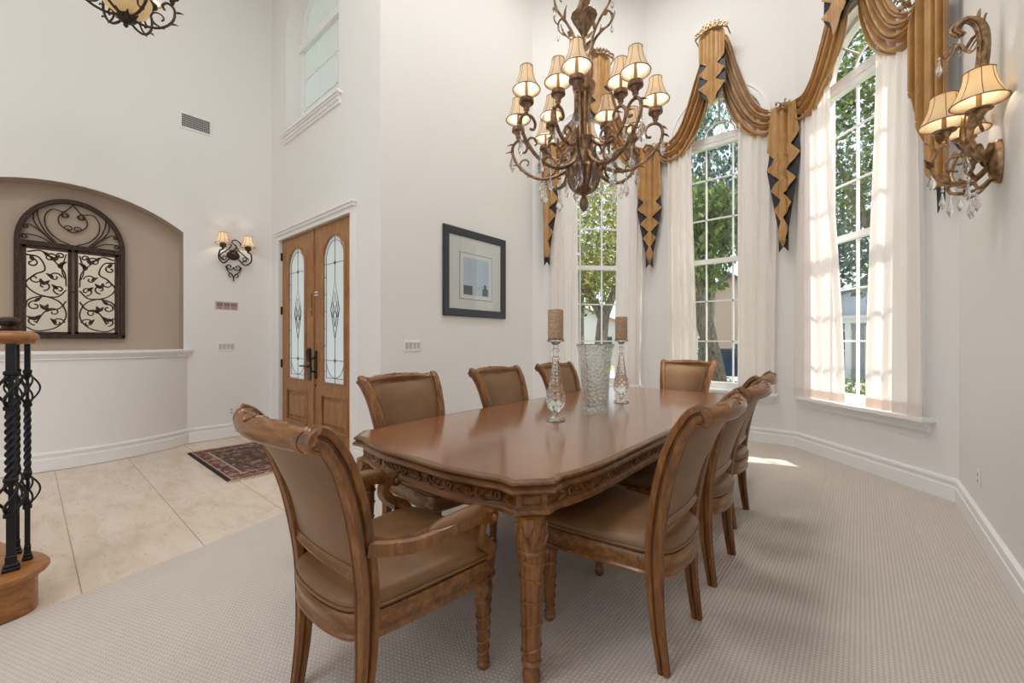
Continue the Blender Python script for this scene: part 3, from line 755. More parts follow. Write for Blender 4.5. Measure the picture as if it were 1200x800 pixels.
    if arms:
        for sg in (1, -1):
            P = [(.236, .0, .648), (.262, .05, .640), (.294, .12, .634), (.312, .20, .640), (.318, .29, .645), (.314, .37, .640), (.306, .41, .626), (.302, .435, .616)]
            pth = spline(P, 5)
            prof = [(-.022, -.018), (.022, -.018), (.027, -.004), (.023, .01), (.012, .014), (.008, .009), (-.008, .009), (-.012, .014), (-.023, .01), (-.027, -.004)]
            mb = MB(); mb.sweep(pth, [(a * 1.15, b * 1.35) for a, b in prof])
            c = P[-1]                                             # scrolled hand hold
            mb.tube([(c[0] - .03, c[1] + .008, c[2] - .002), (c[0] + .03, c[1] + .008, c[2] - .002)], .026, 12)
            for dx in (-.032, .032): mb.ball((c[0] + dx, c[1] + .008, c[2] - .002), .014, 8, 5)
            SP = [(.302, .415, .615), (.302, .395, .585), (.296, .40, .55), (.285, .44, .515), (.270, .478, .485), (.256, .482, .455), (.246, .475, .43)]
            pr2 = [(-.021, -.018), (.021, -.018), (.025, -.004), (.021, .014), (.006, .016), (0, .011), (-.006, .016), (-.021, .014), (-.025, -.004)]
            mb.sweep(spline(SP, 5), pr2, up=(0, 1, 0), scale=[lerp(1.05, 1.5, smooth(k / 30)) for k in range(31)])
            for y, z, r in ((.44, .50, .018),):
                mb.tube([(.272 + dx, y, z) for dx in (-.012, .028)], r, 10)
            if sg < 0: mirror_x(mb)
            am = mb.build('armrest', MT['wood'], t, sharp=45)
            mb = MB(); pp = pth[13:31]; rg = []
            for k, p in enumerate(pp):
                q = k / (len(pp) - 1); s_ = sqrt(max(.02, 1 - (2 * q - 1) ** 4)); rg.append([(p[0] + .027 * s_ * cos(a), p[1], p[2] + .012 + .026 * s_ * sin(a)) for a in [TAU * j / 12 for j in range(12)]])
            mb.loft(rg)
            if sg < 0: mirror_x(mb)
            mb.build('arm_pad', leather, am)
    return t

proto = make_chair(False)
G6 = 'armless chairs along the long sides of the table'
spots = [
    (-.585, 1.755, pi / 2, 'armless carved wood chair nearest the camera, on the right of the table'),
    (-.600, 2.478, pi / 2, 'middle of the three armless leather chairs on the window side of the table'),
    (-.672, 3.265, pi / 2, 'farthest armless leather chair on the right side of the table, beside the sunlit carpet'),
    (-2.215, 1.635, -pi / 2, 'armless leather chair by the entrance doors, nearest on the left of the table'),
    (-2.225, 2.60, -pi / 2, 'middle armless leather chair on the left of the table, below the framed picture'),
    (-2.225, 3.49, -pi / 2, 'farthest armless chair on the left side, its back showing behind the first glass candlestick'),
]
for i, (x, y, rz, lb) in enumerate(spots):
    o = proto if i == 0 else copy_tree(proto)
    o.location = (x, y, 0); o.rotation_euler = (0, 0, rz); tag(o, lb, 'chair', G6)
arm = make_chair(True); arm.location = (-1.345, .652, 0); tag(arm, 'carved wood armchair with brown leather in the foreground at the near table end', 'chair', 'armchairs at the two table ends')
arm2 = copy_tree(arm); arm2.location = (-1.53, 4.80, 0); arm2.rotation_euler = (0, 0, pi); tag(arm2, 'leather chair at the far table end in front of the middle window', 'chair', 'armchairs at the two table ends')

# ------------------------------------------------------------------ dining table
table = thing('dining_table', 'long carved wooden dining table with glossy brown top and clipped corners', 'table', (-1.49, 2.70, 0))
HX, HY, CH = .652, 1.585, .108
def edge_fn(p, q, bulge, n):
    """serpentine edge between two corners, bulging outwards"""
    dx, dy = q[0] - p[0], q[1] - p[1]; L = hypot(dx, dy); nx, ny = dy / L, -dx / L; out = []
    for k in range(n):
        t = k / n; m = min(t, 1 - t) * L
        b = bulge * (smooth((m - .02) / .34) * 1.0) - .012 * math.exp(-((m - .07) / .045) ** 2)
        out.append((p[0] + dx * t + nx * b, p[1] + dy * t + ny * b))
    return out
corners = [(HX - CH, -HY), (HX, -HY + CH + .005), (HX, HY - CH - .005), (HX - CH, HY), (-HX + CH, HY), (-HX, HY - CH - .005), (-HX, -HY + CH + .005), (-HX + CH, -HY)]
TO = []
SEG = {}
for i in range(8):
    p, q = corners[i], corners[(i + 1) % 8]; SEG[i] = len(TO)
    if i % 2 == 0: TO += [(lerp(p[0], q[0], k / 3), lerp(p[1], q[1], k / 3)) for k in range(3)]
    else: TO += edge_fn(p, q, .032 if i in (1, 5) else .045, 44 if i in (1, 5) else 30)
def offs(P, d):
    n = len(P); out = []
    for i in range(n):
        a, b, c = P[i - 1], P[i], P[(i + 1) % n]
        e1 = (b[0] - a[0], b[1] - a[1]); e2 = (c[0] - b[0], c[1] - b[1]); l1, l2 = hypot(*e1), hypot(*e2)
        n1, n2 = (e1[1] / l1, -e1[0] / l1), (e2[1] / l2, -e2[0] / l2); mx_, my_ = (n1[0] + n2[0]) / 2, (n1[1] + n2[1]) / 2; q = max(.5, mx_ * mx_ + my_ * my_)
        out.append((b[0] + mx_ / q * d, b[1] + my_ / q * d))
    return out
TMAT = MT['tabletop']
# seams between the leaves and their thin dark joints
M = Mat('table top with leaf seams', rgb(140, 84, 48), .17); M.b.inputs['Specular IOR Level'].default_value = .8; M.b.inputs['Coat Weight'].default_value = .8; M.b.inputs['Coat Roughness'].default_value = .12
v = M.coord('Object', (1.1, 8, 8)); g = M.noise(v, 2.4, 4, .55, .2); g2 = M.noise(M.coord('Object', (6, 60, 60)), 3, 3, .6)
f = M.math('ADD', M.math('MULTIPLY', g, .7), M.math('MULTIPLY', g2, .3))
c = M.ramp(f, [(.25, rgb(118, 71, 38)), (.5, rgb(142, 89, 50)), (.75, rgb(162, 106, 62))])
x, y, z = M.sep(M.coord('Object'))
seam = None
for yy in (-.5, 0, .5):
    q = M.math('LESS_THAN', M.math('ABSOLUTE', M.math('SUBTRACT', y, yy)), .0012); seam = q if seam is None else M.math('MAXIMUM', seam, q)
M.col(M.mix(M.math('MULTIPLY', seam, .7), c, rgb(60, 32, 16)))
n = M.noise(M.coord('Object', (1, 1, 1)), 3, 3); M.rough(M.ramp(n, [(.3, (.2, .2, .2)), (.7, (.25, .25, .25))]))
mb = MB()
inner = ringz(offs(TO, -.028), .750)
mb.add(inner, [tuple(range(len(inner)))], 0)
lv = [(-.028, .750), (-.010, .7495), (.0, .746), (.003, .739), (.0, .733), (-.008, .729), (-.004, .724), (.006, .719), (.009, .711), (.004, .703), (-.012, .697), (-.03, .694), (-.10, .694)]
mb.loft([ringz(offs(TO, o_), z) for o_, z in lv], caps=False, m=1)
tp = mb.build('tabletop', [M.m, MT['edge']], table, sharp=40)
mb = MB()
lv = [(-.10, .70), (-.034, .70), (-.034, .692), (-.040, .684), (-.041, .648), (-.038, .640), (-.030, .634), (-.024, .626), (-.024, .618), (-.032, .611), (-.045, .607), (-.08, .606), (-.10, .62)]
mb.loft([ringz(offs(TO, o_), z) for o_, z in lv], loop=True)
ap = mb.build('apron', MT['woodx'], table, sharp=40)
# carved frieze: scrolls and leaves along the four serpentine sides, framed blocks on the clipped corners
AP = offs(TO, -.040)
def side_pts(i):
    a = SEG[i]; b = SEG[i + 1] if i + 1 in SEG else len(AP); return AP[a:b] + [AP[b % len(AP)]]
for i in (1, 3, 5, 7):
    P = side_pts(i); cum = [0]
    for p, q in zip(P, P[1:]): cum.append(cum[-1] + hypot(q[0] - p[0], q[1] - p[1]))
    Ltot = cum[-1]
    def on(s, z, o=.004):
        s = max(0, min(Ltot - 1e-6, s)); k = max(j for j in range(len(P) - 1) if cum[j] <= s); t = (s - cum[k]) / (cum[k + 1] - cum[k])
        a, b = P[k], P[k + 1]; l = hypot(b[0] - a[0], b[1] - a[1]); nx, ny = (b[1] - a[1]) / l, -(b[0] - a[0]) / l
        return (lerp(a[0], b[0], t) + nx * o, lerp(a[1], b[1], t) + ny * o, z)
    mb = MB(); c_ = Ltot / 2; N = max(1, round((c_ - .1) / .25)); step = (c_ - .08) / N
    for sg in (-1, 1):
        for j in range(N):
            s0 = .06 + j * step; zc = .666
            S = lambda s: c_ + sg * s
            path = [(s0 + a, zc + b) for a, b in spiral(.03, 0, .006, .019, -2.4 * pi, 0, 14)] + [(s0 + .07, zc - .012), (s0 + .10, zc - .018), (s0 + .135, zc - .010)] + \
                   [(s0 + a, zc + b) for a, b in spiral(.155, .004, .017, .006, -pi * .8, 1.4 * pi, 12)]
            mb.tube([on(S(a), b) for a, b in path], [.0065 if 8 < k < 24 else .0045 for k in range(len(path))], 6)
            for (a, b, ds, dz, L) in ((.055, -.008, .5, .9, .035), (.075, -.012, .8, .7, .04), (.10, -.016, .9, .55, .04), (.125, -.012, .3, .95, .03), (.06, -.002, .6, -.7, .028), (.185, .0, .9, .35, .04), (.185, -.004, .9, -.4, .038)):
                if s0 + a > c_ - .06: continue
                p = Vector(on(S(s0 + a), zc + b, .003)); q = Vector(on(S(s0 + a + ds * .02), zc + b + dz * .02, .003)); nn = Vector(on(S(s0 + a), zc + b, .02)) - p
                mb.leaf(p, q - p, nn, L, .015, .1, th=.003)
    for a in (-70, -35, 0, 35, 70):                               # central palmette
        p = Vector(on(c_, .648, .003)); q = Vector(on(c_ + .02 * sin(radians(a)), .648 + .02 * cos(radians(a)), .004)); nn = Vector(on(c_, .648, .02)) - p
        mb.leaf(p, q - p, nn, .042, .02, .05, th=.004)
    mb.build('frieze_carving', MT['woodx'], ap)
for i in (0, 2, 4, 6):
    mb = MB(); P = side_pts(i); a, b = P[0], P[-1]; l = hypot(b[0] - a[0], b[1] - a[1]); nx, ny = (b[1] - a[1]) / l, -(b[0] - a[0]) / l
    f_ = lambda t, z: (lerp(a[0], b[0], t) + nx * .002, lerp(a[1], b[1], t) + ny * .002, z)
    mb.tube([f_(.2, .648), f_(.8, .648), f_(.8, .682), f_(.2, .682)], .004, 5, closed=True)
    mb.build('corner_panel', MT['woodx'], ap)
for sx in (1, -1):
    for sy in (1, -1):
        mb = MB()
        prof = [(.024, 0), (.030, .006), (.034, .03), (.030, .05), (.026, .06), (.036, .072), (.038, .082), (.030, .092), (.034, .10)]
        reed = [0] * len(prof)
        for k in range(19):
            z = lerp(.105, .475, k / 18); prof.append((lerp(.033, .045, k / 18), z)); reed.append(1)
        for r, z in ((.050, .480), (.053, .490), (.047, .498), (.050, .51), (.056, .55), (.055, .58), (.048, .60), (.05, .615)): prof.append((r, z)); reed.append(0)
        mb.lathe(prof, 48, wob=lambda a, i: 1 + (.10 * (abs(cos(a * 5)) - .6) if reed[i] else 0))
        for z in (.13, .215, .30, .385, .45):
            r = lerp(.033, .045, (z - .105) / .37) * 1.05
            mb.tube([(r * cos(a), r * sin(a), z + .012 * sin(a + z * 9)) for a in [TAU * k / 20 for k in range(20)]], .0055, 5, closed=True)
        for q in range(8):                                        # acanthus capital
            a = TAU * q / 8; mb.leaf((.046 * cos(a), .046 * sin(a), .50), (.12 * cos(a), .12 * sin(a), 1), (cos(a), sin(a), 0), .09, .036, .06 - .3 * .2, th=.004)
            a += pi / 8; mb.leaf((.05 * cos(a), .05 * sin(a), .50), (.1 * cos(a), .1 * sin(a), 1), (cos(a), sin(a), 0), .055, .024, -.1, th=.004)
        mb.move(sx * (HX - CH / 2 - .03), sy * (HY - CH / 2 - .03))
        mb.build('leg', MT['wood'], table)

# ------------------------------------------------------------------ glass on the table
def facet_lathe(mb, prof, seg, twist=True):
    rings = []
    for i, (r, z) in enumerate(prof):
        o = (pi / seg) * (i % 2) if twist else 0
        rings.append([(r * cos(TAU * k / seg + o), r * sin(TAU * k / seg + o), z) for k in range(seg)])
    vs = [p for r in rings for p in r]; fs = []
    for i in range(len(rings) - 1):
        for k in range(seg):
            a, b = i * seg + k, i * seg + (k + 1) % seg; c, d = (i + 1) * seg + k, (i + 1) * seg + (k + 1) % seg
            if not twist: fs += [(a, b, d, c)]
            elif i % 2 == 0: fs += [(a, b, c), (b, d, c)]
            else: fs += [(a, b, d), (a, d, c)]
    fs.append(tuple(range(seg - 1, -1, -1))); fs.append(tuple((len(rings) - 1) * seg + k for k in range(seg)))
    mb.add(vs, fs); return mb
def candlestick(x, y, lb, lb2):
    t = thing('candlestick', lb, 'candle holder', (x, y, .7501), group='glass candlesticks on the dining table')
    mb = MB(); mb.lathe([(.045, 0), (.063, .002), (.063, .008), (.05, .014), (.024, .022), (.017, .03), (.018, .045), (.024, .052)], 28); mb.build('base', MT['cutglass'], t)
    mb = MB(); prof = [(.022, .052), (.045, .075), (.058, .098), (.064, .118), (.063, .138), (.060, .158), (.056, .18), (.052, .20), (.044, .222), (.041, .245), (.037, .268), (.034, .29), (.030, .312), (.027, .335), (.024, .36), (.022, .378)]
    facet_lathe(mb, prof, 9); mb.build('faceted_stem', MT['cutglass'], t, flat=True)
    mb = MB(); mb.lathe([(.020, .378), (.027, .385), (.027, .395), (.019, .404), (.018, .43), (.025, .438), (.025, .448), (.018, .456), (.018, .478), (.026, .488), (.03, .494)], 20); mb.build('neck', MT['cutglass'], t)
    mb = MB(); mb.lathe([(.03, .494), (.055, .50), (.057, .508), (.054, .514), (.0, .512)], 28); mb.build('drip_plate', MT['cutglass'], t)
    cd = thing('pillar_candle', lb2, 'candle', (x, y, .7501 + .5145), group='textured pillar candles on the glass candlesticks')
    mb = MB(); mb.lathe([(.045, 0), (.049, .004), (.049, .182), (.045, .188), (.03, .186), (.01, .183)], 36); mb.build('wax', CANDLE, cd)
    mb = MB(); mb.tube([(0, 0, .182), (.001, 0, .19), (.002, .001, .196)], .0015, 6); mb.build('wick', MT['black'], cd)
CM = Mat('rustic tan wax', rgb(170, 142, 112), .75); n = CM.noise(CM.coord('Object', (1, 1, 2.2)), 70, 4, .7)
CM.col(CM.ramp(n, [(.3, rgb(134, 104, 74)), (.5, rgb(172, 144, 112)), (.7, rgb(204, 182, 152))])); CM.bump(n, .6, .004); CANDLE = CM.m
candlestick(-1.481, 2.179, 'clear faceted glass candlestick left of the vase, nearer the camera', 'tan textured pillar candle on the nearer candlestick left of the vase')
candlestick(-1.505, 3.173, 'clear faceted glass candlestick right of the vase, farther down the table', 'tan textured pillar candle on the farther candlestick right of the vase')
vs_ = thing('glass_vase', 'square flared frosted glass vase standing between the two candlesticks', 'vase', (-1.465, 2.658, .7501), radians(-42.7))
def sq(h, r, z, n=5):
    out = []
    for cx, cy, a0 in ((h - r, h - r, 0), (-h + r, h - r, pi / 2), (-h + r, -h + r, pi), (h - r, -h + r, 1.5 * pi)):
        out += [(cx + r * cos(a0 + pi / 2 * k / n), cy + r * sin(a0 + pi / 2 * k / n), z) for k in range(n + 1)]
    return out
prof = [(.066, 0), (.073, .004), (.073, .02), (.074, .05), (.079, .15), (.085, .25), (.091, .34), (.096, .41), (.103, .45), (.109, .47), (.110, .478), (.107, .480)]
inn = [(.101, .472), (.094, .445), (.087, .40), (.082, .34), (.076, .25), (.07, .15), (.064, .06), (.06, .03)]
mb = MB(); mb.loft([sq(h, .012, z) for h, z in prof] + [sq(h, .008, z) for h, z in inn])
body = mb.build('vase_body', MT['vase'], vs_, sharp=40)
mb = MB(); mb.tube([(x, y, .478) for x, y, z in sq(.1075, .012, 0)], .004, 6, closed=True); mb.build('rim', MT['cutglass'], vs_)
# ------------------------------------------------------------------ window draperies
def solid(o, th=.004):
    m = o.modifiers.new('thickness', 'SOLIDIFY'); m.thickness = th; m.offset = 0; return o
def pleat(v, N): return .5 + .5 * cos(TAU * N * v)
UP = [(.0, 5.27), (.12, 5.24), (.185, 5.06), (.235, 4.86), (.34, 4.52), (.455, 4.23), (.58, 4.085), (.70, 4.07), (.79, 4.10)]
LO = [(.0, 4.95), (.07, 4.60), (.13, 4.30), (.22, 4.06), (.35, 3.87), (.50, 3.765), (.65, 3.775), (.75, 3.88), (.80, 4.03)]
def swag(w, c, sg, label, group, span=.80):
    org = Vector(w(c, .17, 4.0)); root = thing('swag', label, 'drapery swag', org, group=group)
    U, L = spline(UP, 6), spline(LO, 6); nu = len(U) - 1; nv = 60; N = 7
    k = span / .80
    def fn(a, b):
        i = round(a * nu); p, q = U[i], L[i]
        t = a; env = sin(pi * min(1, max(0, .08 + .86 * t))) ** .7
        bb = b + .035 * env * sin(TAU * N * b * .5)
        s, z = lerp(p[0], q[0], bb) * k, lerp(p[1], q[1], bb)
        n = .05 + (.085 * env + .012) * pleat(b + .05 * sin(7 * t), N) ** .8 * (.55 + .45 * b) + .03 * env * sin(pi * b) - .03 * (1 - t)
        return Vector(w(c + sg * s, n, z)) - org
    mb = MB(); mb.grid(fn, nu, nv); solid(mb.build('swag_cloth', MT['gold'], root, sharp=80))
    mb = MB(); mb.tube([fn(i / nu, 1.0) for i in range(3, nu + 1)], .0085, 7); mb.build('edging', MT['cord'], root)
    return root
def rows_cloth(fr, zs, wl, wr, pl, n0=0.0, amp=.03, nu=44):
    """cloth built row by row between a left and a right edge; fr maps (s, n, z)"""
    mb = MB(); vs = []; fs = []
    for z in zs:
        a, b = wl(z), wr(z)
        for k in range(nu + 1):
            s = lerp(a, b, k / nu); vs.append(fr(s, n0 + amp * pl(s), z))
    for i in range(len(zs) - 1):
        for k in range(nu):
            q = i * (nu + 1) + k; fs.append((q, q + 1, q + nu + 2, q + nu + 1))
    return mb.add(vs, fs)
def zig(z_top, z_first, z_last, w0, w1, n, depth):
    """zigzag edge table z -> half width, plus its straight hull"""
    st = st_ = (z_first - z_last) / n
    t = [(z_top, w0 * .72), (z_top - .25, w0 * .85)]; hull = [(z_top, w0 * .70), (z_first + st_ * .5, w0 * .9)]
    t.append((z_first + st * .9, w0 * .98))
    for k in range(n):
        z = z_first - st * k; ww = lerp(w0, w1, k / max(1, n - 1)); t.append((z + st * .42, max(.012, ww - depth * (.75 + .25 * k / n)))); t.append((z, ww))
        hull.append((z, ww + .003))
    t.append((z_last, .004)); hull.append((z_last, w1))
    return [p for p in t][::-1], hull[::-1]
class Frame:
    def __init__(s, x, y, nx, ny): s.x, s.y = x, y; l = hypot(nx, ny); s.n = (nx / l, ny / l); s.d = (-s.n[1], s.n[0])
    def __call__(s, a, n, z): return (s.d[0] * a + s.n[0] * n, s.d[1] * a + s.n[1] * n, z)
def jabot(x, y, nx, ny, label, group, left=True, right=True, w0=.175, z_top=4.02, z_last=2.30, zl=3.30, zr=3.42):
    fr0 = Frame(x, y, nx, ny); root = thing('jabot', label, 'drapery tail', (x, y, z_top), group=group)
    fr = lambda a, n, z: fr0(a, n, z - z_top)
    L, LH = zig(z_top, zl, z_last, w0, .05, 4, .12) if left else ([(z_last, .03), (z_top, .06)], [(z_last, .03), (z_top, .06)])
    R, RH = zig(z_top, zr, z_last, w0, .05, 4, .12) if right else ([(z_last, .03), (z_top, .06)], [(z_last, .03), (z_top, .06)])
    zs = sorted({z for t in (L, R) for z, _ in t} | {lerp(z_last, z_top, k / 60) for k in range(61)})
    gz = [z for z in zs if z > z_last + .11]
    pl = lambda s: (.2 + .8 * abs(sin(s * 38 + pi / 2)) ** .6) * (1 - .85 * abs(s) / (w0 + .03)) + .06 * sin(s * 120)
    mb = rows_cloth(fr, gz, lambda z: -interp(L, z), lambda z: interp(R, z), pl, .016, .055)
    solid(mb.build('tail_cloth', MT['gold'], root, sharp=60))
    fork = lambda z: z
    mb = rows_cloth(fr, zs, lambda z: -interp(LH, z), lambda z: interp(RH, z), lambda s: 0, .010, 0, 8)
    k = len(zs)                                                   # swallow-tail cut at the foot
    for j in range(9): x_, y_, z_ = mb.v[j]; mb.v[j] = (x_, y_, z_ + .07 * (1 - abs(j - 4) / 4))
    for j in range(9, 18): x_, y_, z_ = mb.v[j]; mb.v[j] = (x_, y_, max(z_, mb.v[j - 9][2] + .004))
    solid(mb.build('black_lining', MT['black'], root, flat=True))
    if left and right:
        mb = MB(); c = fr(0, .045, z_last + .135); v = [fr(-.035, .03, z_last + .135), fr(0, .03, z_last + .215), fr(.035, .03, z_last + .135), fr(0, .03, z_last + .05)]
        mb.add(v + [c, fr(0, .02, z_last + .135)], [(0, 1, 4), (1, 2, 4), (2, 3, 4), (3, 0, 4), (1, 0, 5), (2, 1, 5), (3, 2, 5), (0, 3, 5)]); mb.build('diamond_tip', MT['gold'], root, flat=True)
    return root
def crest_tail(w, c, label, group):
    org = Vector(w(c, .17, 5.26)); fr = lambda a, n, z: tuple(Vector(w(c + a, .17 + n, z)) - org)
    root = thing('crest_tail', label, 'drapery tail', org, group=group)
    R = [(4.24, .003), (4.42, .065), (4.52, .16), (4.60, .045), (4.70, .155), (4.80, .06), (4.86, .15), (5.15, .155), (5.22, .12), (5.26, .06)]
    zs = sorted({z for z, _ in R} | {lerp(4.24, 5.26, k / 40) for k in range(41)})
    pl = lambda s: .8 * abs(cos(s * 19)) ** 1.5 + .15 * cos(s * 90)
    mb = rows_cloth(fr, zs, lambda z: -interp(R, z), lambda z: interp(R, z), pl, .075, .03); solid(mb.build('tail_cloth', MT['gold'], root, sharp=60))
    H = [(4.36, .075), (4.50, .163), (4.9, .15), (5.1, .14)]
    zz = [4.36, 4.43, 4.50, 4.8, 4.9, 5.1]
    mb = rows_cloth(fr, zz, lambda z: -interp(H, z), lambda z: interp(H, z), lambda s: 0, .066, 0, 6); solid(mb.build('black_lining', MT['black'], root, flat=True))
def crown(w, c, label, group):
    org = Vector(w(c, .14, 5.24)); root = thing('valance_crown', label, 'curtain crown', org, group=group)
    fr = lambda a, n, z: tuple(Vector(w(c + a, .14 + n, z)) - org)
    mb = MB(); hs = lambda a: 5.165 + .07 * (1 - (a / .19) ** 2)
    mb.tube([fr(a, .15, hs(a)) for a in [lerp(-.19, .19, k / 20) for k in range(21)]], .011, 7)
    mb.tube([fr(-.19, .0, 5.165), fr(-.19, .15, 5.165)], .007, 6); mb.tube([fr(.19, .0, 5.165), fr(.19, .15, 5.165)], .007, 6)
    mb.build('arched_bar', MT['gilt'], root)
    mb = MB()
    for k in range(7):
        a0 = -.165 + .055 * k; sg = -1 if k < 3 else 1
        mb.tube([fr(a0 + p, .155, hs(a0) + .022 + q) for p, q in spiral(0, 0, .040, .008, pi if sg > 0 else 0, (pi if sg > 0 else 0) - sg * 2.2 * pi, 18)], [lerp(.013, .007, j / 18) for j in range(19)], 6)
        mb.ball(fr(a0, .158, hs(a0) + .022), .008, 6, 4)
    for k in range(5):
        a0 = -.09 + .045 * k; mb.leaf(fr(a0, .158, hs(a0) + .03), fr(a0 * .4, 0, 5.24 + 1), fr(0, 1, 5.24), .06, .032, .2)
    mb.build('scrollwork', MT['gilt'], root)
def knot(p, nv, label, group):
    """twisted cord rosette where two swags meet"""
    fr = Frame(p[0], p[1], nv[0], nv[1]); root = MB()
    for cx, cz, r, sg in ((0, 0, .035, 1), (.055, .03, .026, -1), (-.05, .035, .026, 1), (.03, -.05, .022, -1), (-.035, -.045, .02, 1)):
        root.tube([fr(cx + a, .0 + .004 * j, cz + b) for j, (a, b) in enumerate(spiral(0, 0, r, .006, 0, sg * 2.4 * pi, 16))], .006, 6)
    root.leaf(fr(0, .02, 0), fr(.5, .1, -.8), fr(0, 1, 0), .08, .04, .1); root.leaf(fr(0, .02, 0), fr(-.6, .1, -.6), fr(0, 1, 0), .07, .036, .1)
    o = root.build('drapery_rosette', MT['gilt'], loc=p); return tag(o, label, 'rosette', group)
def panel(w, c, top, bot, n, label, seed, group):
    r = random.Random(seed); org = Vector(w(c, 0, .63)); root = thing('sheer_curtain', label, 'curtain', org, group=group)
    z0, z1 = .626, 4.06; ph = [r.uniform(0, TAU) for _ in range(4)]; nu, nv = 90, 40
    def fn(a, b, zz0=z0, zz1=z1, dn=0):
        z = lerp(zz0, zz1, b); B = (z - z0) / (z1 - z0); q = smooth(B)
        s0, s1 = lerp(bot[0], top[0], q), lerp(bot[1], top[1], q)
        aa = a + .010 * sin(a * 19 + ph[0] + 1.5 * B)
        wv = .55 * sin(TAU * n * a + ph[1] + .5 * sin(B * 3 + ph[2])) + .28 * sin(TAU * n * 1.6 * a + ph[2])
        return Vector(w(c + lerp(s0, s1, aa), .078 + dn + .032 * wv * (1 - .25 * B), z)) - org
    mb = MB(); mb.grid(fn, nu, nv); mb.build('sheer_cloth', MT['sheer'], root, sharp=180)
    mb = MB(); mb.grid(lambda a, b: fn(a, b, z0, z0 + .10, -.003), nu, 3); mb.build('hem', MT['hem'], root, sharp=180)
GS, GC, GJ, GT = 'gold swags over the bay windows', 'sheer curtains of the bay windows', 'gold and black jabots between the windows', 'short tails hanging from the valance crowns'
SW = {1: (.72, .85), 2: (.80, .80), 3: (.85, .70)}
wn = {1: 'left', 2: 'middle', 3: 'right'}
for k in (1, 2, 3):
    w, c = WIN[k]; a, b = SW[k]
    swag(w, c, -1, 'gold satin swag over the left half of the %s bay window' % wn[k], GS, a)
    swag(w, c, 1, 'gold satin swag over the right half of the %s bay window' % wn[k], GS, b)
    crest_tail(w, c, 'short gold and black tail hanging at the crest of the %s window' % wn[k], GT)
    if k < 3: crown(w, c, 'gilded scroll crown at the top of the %s window drapery' % wn[k], 'scroll crowns of the draperies')
BI = lambda p, q: ((p.nr[0] + q.nr[0]) / 2, (p.nr[1] + q.nr[1]) / 2)
nb, nc = BI(W1, W2), BI(W2, W3)
lb_, lc_ = hypot(*nb), hypot(*nc)
pB = (B[0] + nb[0] / lb_ * .14 + .03, B[1] + nb[1] / lb_ * .14); pC = (C[0] + nc[0] / lc_ * .14 - .01, C[1] + nc[1] / lc_ * .14)
jabot(*pB, *nb, 'long gold and black zigzag jabot between the left and middle windows', GJ, zl=3.15, zr=3.15, w0=.17)
jabot(-.685, 5.765, -.2, -.98, 'long gold and black zigzag jabot between the middle and right windows', GJ)
pA = W1(.17, .13, 0); pD = W3(1.62, .13, 0)
jabot(pA[0], pA[1], *W1.nr, 'gold and black end jabot left of the left window', GJ, left=False, zr=3.25)
# one-sided cascade at the right end
def cascade(w, s0, s1, label, group):
    org = Vector(w(s1, .12, 4.08)); fr = lambda a, n, z: tuple(Vector(w(a, .12 + n, z)) - org)
    root = thing('jabot', label, 'drapery tail', org, group=group)
    T = [(2.28, s1 - .10), (2.52, s1 - .11), (2.60, s1 - .165), (2.72, s1 - .15), (2.98, s1 - .20), (3.04, s1 - .235), (3.22, s1 - .245), (3.30, s1 - .285), (3.5, s1 - .285), (4.08, s1 - .23)]
    zs = sorted({z for z, _ in T} | {lerp(2.28, 4.08, k / 60) for k in range(61)})
    pl = lambda s: abs(sin((s - s0) * 46)) ** .8 + .2 * sin(s * 120)
    mb = rows_cloth(fr, [z for z in zs if z > 2.42], lambda z: interp(T, z), lambda z: s1, pl, .03, .06, 60); solid(mb.build('tail_cloth', MT['gold'], root, sharp=60))
    mb = rows_cloth(fr, zs, lambda z: interp(T, z) - .004, lambda z: s1 - .05, lambda s: 0, .018, 0, 6)
    for j in range(7): x_, y_, z_ = mb.v[j]; mb.v[j] = (x_, y_, z_ + .10 * j / 6 - .03)
    solid(mb.build('black_lining', MT['black'], root, flat=True))
cascade(W3, 1.49, 1.785, 'wide pleated gold cascade at the right end beside the gilded sconce', GJ)
GK = 'rosettes where the swags are gathered'
knot((pB[0] + nb[0] * .1, pB[1] + nb[1] * .1, 3.985), nb, 'gilded rosette above the jabot between left and middle windows', GK)
knot((pC[0] + nc[0] * .1, pC[1] + nc[1] * .1, 4.0), nc, 'gilded rosette above the jabot between middle and right windows', GK)
kd = W3(1.56, .25, 4.0); knot(kd, W3.nr, 'gilded rosette above the cascade at the right end', GK)
for i, (k, top, bot, n, lb) in enumerate((
        (1, (-.64, -.27), (-.64, -.24), 4, 'sheer cream curtain on the left of the left window'),
        (1, (.33, .76), (.29, .70), 4, 'sheer cream curtain on the right of the left window'),
        (2, (-.62, -.30), (-.61, -.22), 4, 'sheer cream curtain on the left of the middle window'),
        (2, (.26, .69), (.26, .66), 4, 'sheer cream curtain on the right of the middle window'),
        (3, (-.70, -.28), (-.78, -.085), 5, 'sheer cream curtain flaring out on the left of the right window'),
        (3, (.25, .62), (.13, .645), 4, 'sheer cream curtain on the right of the right window'))):
    panel(WIN[k][0], WIN[k][1], top, bot, n, lb, 20 + i, GC)
